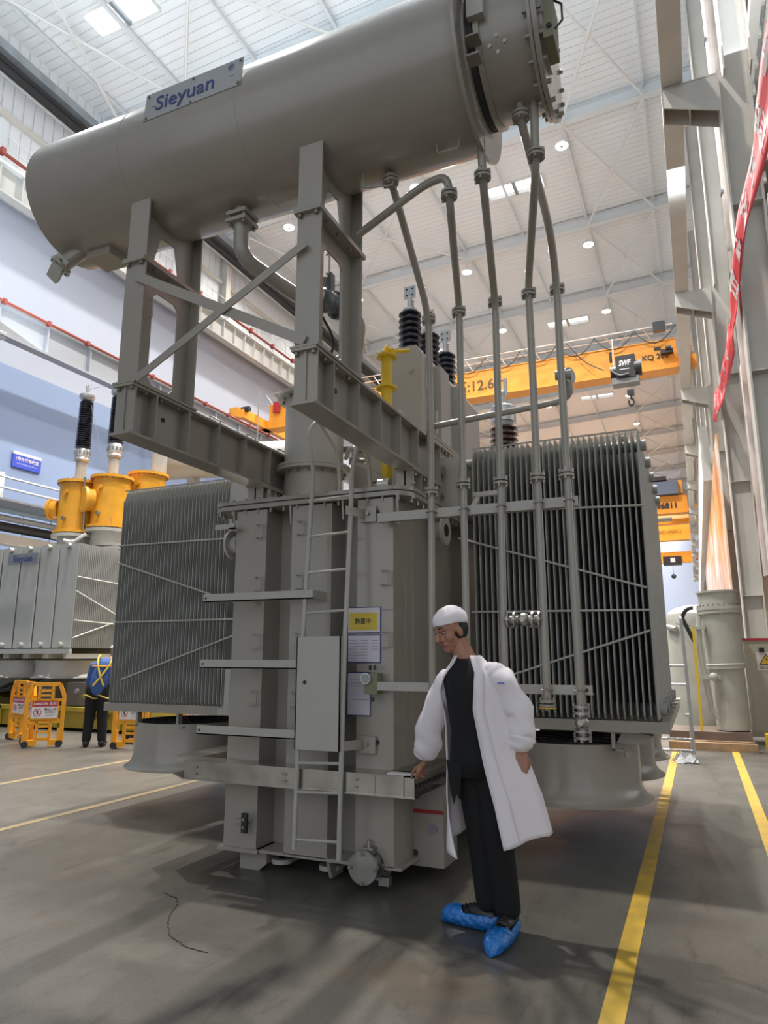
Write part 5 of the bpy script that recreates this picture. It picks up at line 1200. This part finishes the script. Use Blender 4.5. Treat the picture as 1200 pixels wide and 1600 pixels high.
for i, (x0, x1, y0, y1, z0, z1, m) in enumerate(((-.55, .68, 12.95, 14.0, .12, .25, VESSEL),)):
    tag(MB().box(x0, x1, y0, y1, z0, z1, BRW).build('steel_plinth', smooth=0), 'dark steel base frame under the cream flanged cylinder', 'base')
mb = MB()
for k in range(4): mb.box(-.55+.05*k, .72-.02*k, 12.55+.3*k, 12.68+.3*k, .0, .12, WOOD)
tag(mb.build('timber_pallet', smooth=0), 'light wooden planks lying under the steel base at right', 'pallet')
cb = thing('control_cabinet', 'cream electrical cabinet with red top edge and yellow warning triangle at right edge', 'cabinet', (1.2, 14.1, 0))
MB().box(.72, 1.62, 13.75, 14.4, .12, 1.72, CABI).build('cabinet_body', cb, smooth=0); MB().box(.70, 1.64, 13.72, 14.42, 1.72, 1.76, SIGNRED).build('cabinet_top', cb, 'red top edge', smooth=0)
MB().box(.78, 1.58, 13.735, 13.75, .2, 1.66, CABI).build('door', cb, smooth=0); MB().box(.95, 1.03, 13.71, 13.735, 1.52, 1.60, BLACK).build('lock', cb, smooth=0)
mb = MB(); mb.box(.90, 1.20, 13.728, 13.735, 1.22, 1.52, PAPERW); mb.prism([(.93, 1.31), (1.17, 1.31), (1.05, 1.50)], (0, 13.724, 0), (1, 0, 0), (0, 0, 1), (0, .004, 0), INK); mb.prism([(.955, 1.323), (1.145, 1.323), (1.05, 1.475)], (0, 13.722, 0), (1, 0, 0), (0, 0, 1), (0, .002, 0), YEL)
mb.prism([(1.06, 1.45), (1.03, 1.39), (1.055, 1.39), (1.04, 1.34), (1.075, 1.405), (1.05, 1.405)], (0, 13.7215, 0), (1, 0, 0), (0, 0, 1), (0, .0005, 0), INK); mb.text('当心触电', .06, (1.05, 13.727, 1.26), (1, 0, 0), (0, 0, 1), INK, .002, bold=.001)
mb.build('warning_sign', cb, 'white sign with yellow triangle', smooth=0)
# aluminium step ladder
sl = thing('platform_ladder', 'aluminium platform stepladder standing beside the right radiator bank', 'ladder', (-.45, 11.5, 0))
for (a, b) in (((-.17, 11.4, 0), (-.20, 11.4, 2.0)), ((-.20, 11.85, 0), (-.20, 11.85, 1.1))): MB().tube([a, b], .022, ALU, 8).build('upright', sl)
MB().tube([(-.20, 11.4, 2.0), (-.21, 11.55, 2.06), (-.20, 11.85, 1.1)], .018, ALU, 8, .05).build('handrail', sl)
for (z, x0, x1) in ((.12, -.72, -.17), (.28, -.68, -.17), (.62, -.25, -.17), (1.32, -.52, -.19), (1.05, -.52, -.19)): MB().tube([(x0, 11.4, z), (x1, 11.4, z)], .02, ALU, 8).build('rung', sl)
mb = MB(); 
for k in range(3): mb.bar((-.5+.07*k, 11.2, .60+.12*k), (-.5+.07*k, 11.75, .60+.12*k), .12, .015, ALU)
mb.build('step_treads', sl, smooth=0)
for (x, y) in ((-.72, 11.4), (-.72, 11.85)): MB().tube([(x, y, 0), (-.45, y, .85)], .02, ALU, 8).build('upright', sl)
for k in range(3): MB().cyl((-.62+.06*k, 11.22, .72+.1*k), (-.48+.06*k, 11.2, .60+.1*k), .014, BLACK, n=8).build('rubber_clip', sl)
# crumpled plastic on the floor
mb = MB(); random.seed(3)
for k in range(16):
    x, y = -.27+random.uniform(-.18, .18), 11.08+random.uniform(-.10, .10); h = .05+random.random()*.12
    q = [(x+random.uniform(-.1, .1), y+random.uniform(-.1, .1), random.uniform(0, .03)) for _ in range(3)] + [(x, y, h)]
    mb.add(q, [(0, 1, 3), (1, 2, 3), (2, 0, 3), (2, 1, 0)], PLAST)
tag(mb.build('plastic_film', smooth=0), 'crumpled clear plastic film lying at the foot of the stepladder', 'plastic')
mb = MB(); mb.tube([(.95, 12.6, .05), (1.2, 12.3, .28), (1.5, 12.0, .12), (1.9, 11.7, .06)], .035, WHITE, 10, .2); mb.tube([(.9, 12.7, .2), (1.3, 12.4, .1), (1.8, 11.9, .04)], .03, BLACK, 8, .2)
tag(mb.build('floor_hoses'), 'white and black hoses lying on the floor at the right edge below the cabinet', 'hose')
mb = MB(); mb.box(.86, 1.05, 12.9, 13.1, 0, .25, YEL); tag(mb.build('yellow_block', smooth=0), 'small yellow block on the floor beside the plinth at right', 'block')
# ------------------------------------------------------------------ people
def capsule(mb, a, b, ra, rb, m, n=14):
    a, b = V3(a), V3(b); d = (b-a); L = d.length
    if L < 1e-5: mb.ball(a, ra, m); return
    prof = []
    for k in range(5): t = PI/2*k/4; prof.append((-ra*math.cos(t), ra*math.sin(t)))
    for k in range(5): t = PI/2*k/4; prof.append((L+rb*math.sin(t), rb*math.cos(t)))
    mb.lathe(a, d, prof, m, n)
def remesh(o, vs, smooth=4):
    r = o.modifiers.new('voxel', 'REMESH'); r.mode = 'VOXEL'; r.voxel_size = vs; r.use_smooth_shade = True
    s = o.modifiers.new('smooth', 'SMOOTH'); s.factor = .5; s.iterations = smooth
    return o
def chain(mb, pts, rs, m):
    for i in range(len(pts)-1): capsule(mb, pts[i], pts[i+1], rs[i], rs[i+1], m)
def oriented_ball(mb, c, M, sc, m, n=20, k=12):
    k0 = len(mb.v); mb.ball((0, 0, 0), 1, m, n, k)
    for i in range(k0, len(mb.v)):
        p = V3(mb.v[i]); mb.v[i] = tuple(V3(c) + M @ V3((p.x*sc[0], p.y*sc[1], p.z*sc[2])))
def basis(fwd, up):
    f = V3(fwd).normalized(); r = f.cross(V3(up)).normalized(); u = r.cross(f)
    return Matrix((r, f, u)).transposed()
def head(mb, c, M, m):
    c = V3(c); q = lambda x, y, z: c + M @ V3((x, y, z))
    oriented_ball(mb, q(0, -.012, .03), M, (.077, .095, .092), m)
    oriented_ball(mb, q(0, .022, -.03), M, (.062, .066, .082), m)
    oriented_ball(mb, q(0, .045, -.085), M, (.034, .036, .028), m)
    for s in (-1, 1):
        oriented_ball(mb, q(s*.045, .05, -.02), M, (.026, .03, .03), m)
        oriented_ball(mb, q(s*.079, -.008, -.008), M, (.010, .020, .032), m)
        capsule(mb, q(s*.012, .088, .033), q(s*.048, .070, .034), .011, .008, m)
    capsule(mb, q(0, .086, .022), q(0, .108, -.022), .009, .014, m); capsule(mb, q(-.012, .093, -.027), q(.012, .093, -.027), .009, .009, m)
    capsule(mb, q(-.022, .078, -.058), q(.022, .078, -.058), .010, .010, m)
def face(root, c, M):
    c = V3(c); q = lambda x, y, z: c + M @ V3((x, y, z))
    for s in (-1, 1):
        mb = MB(); oriented_ball(mb, q(s*.031, .0745, .014), M, (.0125, .0115, .0070), mat('eye_white', (.35, .33, .31), .4), 14, 8); oriented_ball(mb, q(s*.031, .0835, .013), M, (.0055, .004, .0055), HAIR, 10, 6); mb.build('eye', root)
        mb = MB(); chain(mb, [q(s*.014, .096, .040), q(s*.034, .086, .045), q(s*.052, .068, .038)], [.0035, .004, .0025], HAIR); mb.build('eyebrow', root)
    mb = MB(); chain(mb, [q(-.022, .083, -.055), q(0, .091, -.054), q(.022, .083, -.055)], [.003, .0055, .003], LIP); chain(mb, [q(-.018, .083, -.062), q(0, .089, -.064), q(.018, .083, -.062)], [.003, .005, .003], LIP); mb.build('mouth', root)
def hand(mb, wrist, M, fingers, thumb, m, s=1.0):
    """M: x across the palm (towards the thumb), y towards the fingertips, z back of the hand"""
    w = V3(wrist); q = lambda x, y, z: w + M @ V3((x*s, y*s, z*s))
    for x in (-.030, -.011, .009, .028): capsule(mb, q(x*.65, .01, 0), q(x, .082, .002), .0155*s, .0125*s, m, 10)
    for (x, L, (a, b, c)) in zip((.030, .010, -.011, -.030), (.072, .080, .074, .058), fingers):
        p = V3((x, .085, .002)); pts = [q(*p)]; ang = 0
        for seg, bend in zip((.45, .31, .24), (a, b, c)):
            ang += bend; p = p + V3((0, math.cos(ang), -math.sin(ang)))*L*seg; pts.append(q(*p))
        chain(mb, pts, [.0100*s, .0092*s, .0085*s, .0075*s], m)
    chain(mb, [q(*t) for t in thumb], [.0145*s, .0115*s, .0100*s, .0085*s], m)

def rings(mb, R, m, n=40, phi0=0, phi1=2*PI, wob=0.0, seed=0, close=True):
    """R: list of (cx, cy, z, rx, ry); wobble adds cloth folds"""
    vs = []; cnt = n if close else n+1
    for k, (cx, cy, z, rx, ry) in enumerate(R):
        for i in range(cnt):
            a = phi0 + (phi1-phi0)*i/n
            wv = 1 + wob*(k/len(R))*math.sin(a*6+seed+k*.25) + wob*.6*math.sin(a*11+k*.7+seed)
            vs.append((cx+rx*wv*math.cos(a), cy-ry*wv*math.sin(a), z))
    fs = []
    for k in range(len(R)-1):
        for i in range(n):
            j = (i+1) % cnt; fs.append((k*cnt+i, (k+1)*cnt+i, (k+1)*cnt+j, k*cnt+j))
    mb.add(vs, fs, m); return mb

def sleeve(pts, rs, m, seed, wob=.10, n=28):
    pts = [V3(p) for p in pts]; P = []; Rr = []
    for i in range(len(pts)-1):
        for k in range(6):
            t = k/6; P.append(pts[i].lerp(pts[i+1], t)); Rr.append(rs[i]*(1-t)+rs[i+1]*t)
    P.append(pts[-1]); Rr.append(rs[-1]); vs = []; pu = None
    for i, p in enumerate(P):
        d = (P[min(i+1, len(P)-1)]-P[max(i-1, 0)]).normalized()
        if pu is None: _, u, v = frame_of(d)
        else: u = (pu-d*pu.dot(d)).normalized(); v = d.cross(u)
        pu = u
        for k in range(n):
            a = 2*PI*k/n; r = Rr[i]*(1+wob*math.sin(i*1.25+math.sin(a+seed)*2.2)*.6 + wob*.5*math.sin(a*3+i*.8+seed))
            vs.append(p+u*math.cos(a)*r+v*math.sin(a)*r)
    fs = [(i*n+k, i*n+(k+1) % n, (i+1)*n+(k+1) % n, (i+1)*n+k) for i in range(len(P)-1) for k in range(n)]
    mb = MB(); mb.add(vs, fs, m); return mb

# ---- inspector in the white coat
H1 = thing('person', 'person in open white lab coat, white cap and blue overshoes touching the steel ledge', 'person', (-1.16, 3.95, 0))
HC = V3((-1.325, 3.955, 1.615)); HM = basis((-.52, -.78, -.34), (-.10, -.06, 1))
mb = MB(); head(mb, HC, HM, SKIN)
capsule(mb, HC+V3((.03, .03, -.05)), (-1.22, 3.99, 1.40), .056, .066, SKIN)
chain(mb, [(-1.20, 3.985, 1.33), (-1.18, 4.0, 1.15), (-1.17, 4.01, .95)], [.125, .13, .13], SKIN)
chain(mb, [(-1.20, 3.98, 1.35), (-1.345, 4.01, 1.33)], [.07, .055], SKIN); chain(mb, [(-1.20, 3.98, 1.36), (-1.045, 3.94, 1.36)], [.07, .055], SKIN)
EL_R, WR_R = V3((-1.50, 4.06, 1.06)), V3((-1.565, 4.15, .865))
EL_L, WR_L = V3((-.935, 3.965, 1.14)), V3((-.925, 3.935, .965))
chain(mb, [(-1.345, 4.01, 1.33), EL_R, WR_R], [.052, .040, .027], SKIN)
chain(mb, [(-1.045, 3.94, 1.36), EL_L, WR_L], [.052, .040, .028], SKIN)
chain(mb, [(-1.10, 3.99, .92), (-1.075, 3.97, .50), (-1.045, 4.02, .09)], [.085, .055, .042], SKIN)
chain(mb, [(-1.24, 4.03, .92), (-1.19, 4.03, .50), (-1.165, 4.07, .09)], [.085, .055, .042], SKIN)
capsule(mb, (-1.045, 4.03, .05), (-1.065, 3.80, .035), .038, .03, SKIN); capsule(mb, (-1.16, 4.06, .05), (-1.37, 4.09, .035), .038, .03, SKIN)
# right hand: index finger pressing the ledge, others curled
fw_ = V3((-.76, .42, -.50)); bk = V3((-.35, -.25, .9)); fw_.normalize()
xx = fw_.cross(bk).normalized(); bk = xx.cross(fw_).normalized(); MR = Matrix((-xx, fw_, bk)).transposed()
if MR.determinant() < 0: pass
hand(mb, WR_R+V3((-.0, .005, -.02)), MR, [(.25, .25, .1), (1.0, 1.0, .5), (1.15, 1.1, .6), (1.2, 1.1, .6)], [(.018, .025, -.004), (.045, .05, -.015), (.05, .08, -.03), (.045, .10, -.045)], SKIN, 1.02)
fw2 = V3((-.10, -.12, -1)).normalized(); bk2 = V3((.25, -.95, .1)); x2 = fw2.cross(bk2).normalized(); bk2 = x2.cross(fw2).normalized()
hand(mb, WR_L+V3((0, -.005, -.005)), Matrix((-x2, fw2, bk2)).transposed(), [(1.3, 1.4, .9), (1.35, 1.4, .9), (1.4, 1.4, .9), (1.4, 1.4, .9)], [(.022, .02, -.008), (.042, .045, -.018), (.038, .072, -.03), (.018, .088, -.036)], SKIN, 1.12)
remesh(mb.build('body', H1), .0045, 3)
face(H1, HC, HM)
mb = MB(); oriented_ball(mb, HC+HM @ V3((0, -.022, .048)), HM, (.093, .112, .098), COAT, 32, 18)
for i in range(len(mb.v)):
    p = V3(mb.v[i]); l = HM.transposed() @ (p-HC)
    zc = .050+.10*max(0, l.y)-.35*max(0, -l.y)
    if l.z < zc: l = V3((l.x*.96, l.y*.98, zc)); 
    l *= 1+.03*math.sin(p.x*130)*math.cos(p.y*110); mb.v[i] = tuple(HC+HM @ l)
mb.build('hair_cap', H1, 'white disposable cap', smooth=60)
mb = MB(); oriented_ball(mb, HC+HM @ V3((0, -.03, .005)), HM, (.082, .088, .085), HAIR, 24, 14); mb.build('hair', H1)
# black shirt and trousers
mb = MB(); rings(mb, [(-1.235, 3.975, 1.455, .060, .058), (-1.225, 3.975, 1.43, .085, .075), (-1.21, 3.975, 1.39, .145, .10), (-1.20, 3.975, 1.33, .172, .118), (-1.185, 3.98, 1.2, .168, .125), (-1.175, 3.99, 1.05, .160, .125), (-1.175, 4.0, .92, .168, .132), (-1.18, 4.0, .82, .172, .136)], CLOTH, 36, wob=.02)
sh = mb.build('shirt', H1, 'black shirt'); so = sh.modifiers.new('s', 'SOLIDIFY'); so.thickness = .004
mb = MB(); mb.prism([(0, 0), (.10, 0), (.085, -.20), (.06, -.17), (.045, -.23), (.03, -.18)], (-1.345, 3.90, .90), (1, -.35, 0), (0, 0, 1), (0, .006, 0), CLOTH); mb.build('jacket_tail', H1, 'black jacket hem', smooth=0)
mb = MB(); chain(mb, [(-1.175, 4.005, 1.0), (-1.175, 4.005, .88)], [.140, .135], CLOTH)
chain(mb, [(-1.105, 3.985, .88), (-1.08, 3.965, .50), (-1.05, 4.01, .15)], [.102, .085, .072], CLOTH); chain(mb, [(-1.235, 4.02, .88), (-1.19, 4.03, .50), (-1.17, 4.06, .16)], [.100, .082, .070], CLOTH)
remesh(mb.build('trousers', H1, 'black trousers'), .008, 3)
# coat
def coat_open(t):
    pts = [(0, 62, 118), (.12, 76, 150), (.3, 86, 172), (.6, 82, 160), (1, 74, 134)]
    for (a, b) in zip(pts, pts[1:]):
        if t <= b[0]:
            s = (t-a[0])/(b[0]-a[0]); return a[1]*(1-s)+b[1]*s, a[2]*(1-s)+b[2]*s
    return pts[-1][1:]
prof = [(0, -1.235, 3.985, .078, .070), (.05, -1.225, 3.985, .115, .090), (.10, -1.205, 3.98, .175, .118), (.18, -1.195, 3.98, .200, .138), (.35, -1.17, 3.985, .198, .148), (.55, -1.145, 4.0, .218, .165), (.8, -1.105, 4.01, .262, .195), (1.0, -1.085, 4.015, .285, .215)]
def coat_at(t):
    for a, b in zip(prof, prof[1:]):
        if t <= b[0]+1e-6:
            s = (t-a[0])/(b[0]-a[0]); return [a[k]*(1-s)+b[k]*s for k in range(1, 5)]
    return prof[-1][1:]
mb = MB(); NT, NP = 44, 72; vs = []
for k in range(NT+1):
    t = k/NT; cx, cy, rx, ry = coat_at(t); r0, l0 = coat_open(t)
    for i in range(NP+1):
        s = i/NP; ph = math.radians(l0 + (r0+360-l0)*s)
        hem = .40*(1-s)**3 + .545*(1-(1-s)**3) - .06*max(0, (s-.85)/.15)
        z = 1.475*(1-t) + hem*t
        fold = 1 + .006*math.sin(ph*23+t*31)*math.sin(t*17+ph*3) + (.05*t*math.sin(ph*5+.6) + .03*t*math.sin(ph*9+2+t*2) + .014*math.sin(ph*4+t*8)*(1-t*.5))
        vs.append((cx+rx*fold*math.cos(ph), cy-ry*fold*math.sin(ph), z))
fs = [(k*(NP+1)+i, (k+1)*(NP+1)+i, (k+1)*(NP+1)+i+1, k*(NP+1)+i+1) for k in range(NT) for i in range(NP)]
mb.add(vs, fs, COAT); ct = mb.build('lab_coat', H1, 'white lab coat', smooth=70); so = ct.modifiers.new('s', 'SOLIDIFY'); so.thickness = .005; so.offset = 0
# lapel strip, collar and chest mark
mb = MB()
for side in (0, 1):
    strip = []
    for k in range(NT+1):
        base = k*(NP+1); a = V3(vs[base+(0 if side == 0 else NP)]); b = V3(vs[base+(4 if side == 0 else NP-5)])
        strip += [a+V3((0, -.006, 0)), b+V3((0, -.008, 0))]
    q = [(2*k, 2*k+2, 2*k+3, 2*k+1) for k in range(NT)]; mb.add(strip, q, COAT)
pl = mb.build('coat_placket', H1, 'white coat front edge', smooth=70); so = pl.modifiers.new('s', 'SOLIDIFY'); so.thickness = .003
mb = sleeve([(-1.27, 3.99, 1.39), (-1.31, 3.998, 1.365), (-1.37, 4.02, 1.32), EL_R+V3((.0, 0, .02)), (-1.53, 4.10, .95), WR_R+V3((.005, -.005, .035)), WR_R+V3((0, 0, .01))], [.03, .058, .075, .078, .082, .068, .034], COAT, 1.0)
mb.build('sleeve', H1, 'white coat sleeve', smooth=80)
mb = sleeve([(-1.13, 3.96, 1.40), (-1.085, 3.955, 1.39), (-1.03, 3.945, 1.345), EL_L+V3((0, 0, .03)), (-.925, 3.95, 1.04), WR_L+V3((0, 0, .035)), WR_L+V3((0, 0, .0))], [.03, .06, .078, .078, .076, .070, .036], COAT, 2.4)
mb.build('sleeve', H1, 'white coat sleeve', smooth=80)
mb = MB().box(-1.025, -.985, 3.846, 3.849, 1.325, 1.331, SIGNBLUE); mb.build('coat_print', H1, 'small blue print on the coat shoulder', smooth=0)
# shoes and overshoes
for (hx, hy, tx, ty) in ((-1.042, 4.04, -1.068, 3.755), (-1.15, 4.055, -1.385, 4.095)):
    h, t_ = V3((hx, hy, 0)), V3((tx, ty, 0)); d = (t_-h).normalized(); sd = V3((-d.y, d.x, 0))
    mb = MB(); capsule(mb, h+V3((0, 0, .08)), h+d*.10+V3((0, 0, .085)), .046, .045, SHOE); capsule(mb, h+d*.1+V3((0, 0, .075)), h+d*.17+V3((0, 0, .06)), .040, .036, SHOE)
    for k in range(3): mb.tube([h+d*(.10+.025*k)+sd*.03+V3((0, 0, .115-.008*k)), h+d*(.11+.025*k)+V3((0, 0, .13-.008*k)), h+d*(.10+.025*k)-sd*.03+V3((0, 0, .115-.008*k))], .004, BLACK, 5)
    mb.build('shoe', H1, 'black lace-up shoe')
    mb = MB(); NR = 26; vs2 = []; NN = 28
    for k in range(NR+1):
        u = k/NR; x = -.07 + .385*u; hw = (.056+.016*u)*max(.02, 1-abs(2*u-1)**3.6)**.5; top = (.115 - .02*u if u < .62 else .103)*max(.12, 1-(max(0, u-.72)/.29)**2.6)**.5
        for j in range(NN+1):
            a = -.25*PI + 1.5*PI*j/NN if u < .62 else PI*(-.25+1.5*j/NN)
            # open at the top for the heel half, closed over the toes
            open_ = .30 if u < .58 else max(0.0, .30*(1-(u-.58)/.08))
            ang = PI/2 + open_*PI + (2*PI-2*open_*PI)*j/NN if True else a
            cx_, cz_ = math.cos(ang), math.sin(ang)
            rr = 1 + .05*math.sin(k*2.4+j*.5) + .03*math.sin(k*5.1+j)
            y_ = hw*cx_*rr; z_ = max(.002, top*.5 + top*.52*cz_*rr)
            vs2.append(h + d*x*(1+.01*math.sin(j*3)) + sd*y_ + V3((0, 0, z_)))
    fs2 = [(k*(NN+1)+j, k*(NN+1)+j+1, (k+1)*(NN+1)+j+1, (k+1)*(NN+1)+j) for k in range(NR) for j in range(NN)]
    fs2.append(tuple(NR*(NN+1)+j for j in range(NN+1))); fs2.append(tuple(range(NN, -1, -1)))
    mb.add(vs2, fs2, OVERSHOE)
    mb.tube([h-d*.07+V3((0, 0, .06)), h-d*.085+V3((0, 0, .095)), h-d*.10+sd*.02+V3((0, 0, .10))], .014, OVERSHOE, 6)
    o = mb.build('overshoe', H1, 'blue plastic overshoe', smooth=60); so = o.modifiers.new('s', 'SOLIDIFY'); so.thickness = .003

# ---- worker in blue, seen from behind at far left
H2 = thing('person', 'person in blue work jacket, yellow harness and helmet standing beside the far left barriers', 'person', (-9.2, 9.0, 0))
B = V3((-9.2, 9.0, 0)); q = lambda x, y, z: B+V3((x, y, z))
ax2 = V3((.80, .60, 0)); ay2 = V3((-.60, .80, 0))   # across, away from the camera
g = lambda a, b, z: B + ax2*a + ay2*b + V3((0, 0, z))
hd = g(.20, .20, 1.50); HM2 = basis(ax2*.55+ay2*.75-V3((0, 0, .45)), (0.2, .2, 1))
mb = MB(); head(mb, hd, HM2, SKIN); capsule(mb, hd-V3((.02, .02, .05)), g(.10, .08, 1.33), .055, .06, SKIN)
chain(mb, [g(.07, .05, 1.26), g(.02, .0, 1.05), g(0, 0, .92)], [.12, .12, .12], SKIN)
for s in (-1, 1):
    sh_, el, wr = g(.08+s*.17, .05, 1.28), g(.08+s*.24, .12, 1.02), g(.12+s*.14, .34, .95)
    chain(mb, [sh_, el, wr], [.05, .04, .028], SKIN); capsule(mb, g(.07, .05, 1.30), sh_, .07, .05, SKIN)
    dd = (wr-el).normalized(); bk_ = V3((0, 0, 1)); x_ = dd.cross(bk_).normalized(); bk_ = x_.cross(dd)
    hand(mb, wr, Matrix((x_*(-s), dd, bk_)).transposed(), [(.5, .6, .4)]*4, [(.02, .02, -.005), (.045, .04, -.02), (.05, .07, -.03), (.045, .09, -.035)], SKIN)
    chain(mb, [g(s*.09, 0, .90), g(s*.10, .0, .48), g(s*.12, -.02, .09)], [.085, .055, .04], SKIN); capsule(mb, g(s*.12, -.02, .05), g(s*.14, .16, .04), .035, .03, SKIN)
remesh(mb.build('body', H2), .006, 3); face(H2, hd, HM2)
mb = MB(); chain(mb, [g(.08, .05, 1.27), g(.03, .0, 1.08), g(.0, .0, .93)], [.165, .160, .15], BLUECL)
for s in (-1, 1): chain(mb, [g(.08, .05, 1.29), g(.08+s*.17, .05, 1.28), g(.08+s*.24, .12, 1.02), g(.12+s*.16, .30, .96)], [.10, .085, .068, .05], BLUECL)
remesh(mb.build('jacket', H2, 'blue work jacket'), .010, 3)
mb = MB()
for s in (-1, 1):
    mb.tube([g(.08+s*.10, .10, 1.47), g(.08+s*.11, -.02, 1.45), g(.08+s*.10, -.115, 1.33), g(.05+s*.02, -.165, 1.15), g(.02-s*.08, -.165, .98)], .017, YINK, 6, .05)
mb.tube([g(-.10, -.115, 1.30), g(.08, -.125, 1.29), g(.25, -.115, 1.30)], .014, BARR, 6)
mb.build('harness', H2, 'yellow safety harness straps')
mb = MB()
for s in (-1, 1): chain(mb, [g(s*.085, 0, .92), g(s*.10, .0, .48), g(s*.12, -.02, .12)], [.115, .085, .07], CLOTH)
remesh(mb.build('trousers', H2, 'black trousers'), .010, 3)
mb = MB()
for s in (-1, 1):
    P = [g(s*.10+.13*math.cos(a)*1.0, .125*math.sin(a), .80+.03*math.sin(a*2)) for a in [2*PI*k/16 for k in range(17)]]; mb.tube(P, .012, YINK, 5, caps=False)
mb.build('leg_strap', H2, 'yellow thigh straps')
for s in (-1, 1):
    mb = MB(); capsule(mb, g(s*.12, -.04, .06), g(s*.14, .16, .045), .055, .045, SHOE); mb.box(0, 0, 0, 0, 0, 0, SHOE) if False else None; mb.build('shoe', H2, 'black work shoe')
mb = MB(); oriented_ball(mb, hd+HM2 @ V3((0, -.01, .06)), HM2, (.105, .125, .09), PAPERW, 24, 14)
for i in range(len(mb.v)):
    l = HM2.transposed() @ (V3(mb.v[i])-hd)
    if l.z < .045: l.z = .045; l.x *= 1.05; l.y *= 1.05
    mb.v[i] = tuple(hd+HM2 @ l)
mb.lathe(hd+HM2 @ V3((0, 0, .05)), HM2 @ V3((0, 0, 1)), [(0, .118), (.025, .116)], mat('helmet_orange', (.75, .16, .05), .4), 24)
mb.build('helmet', H2, 'white and orange safety helmet')
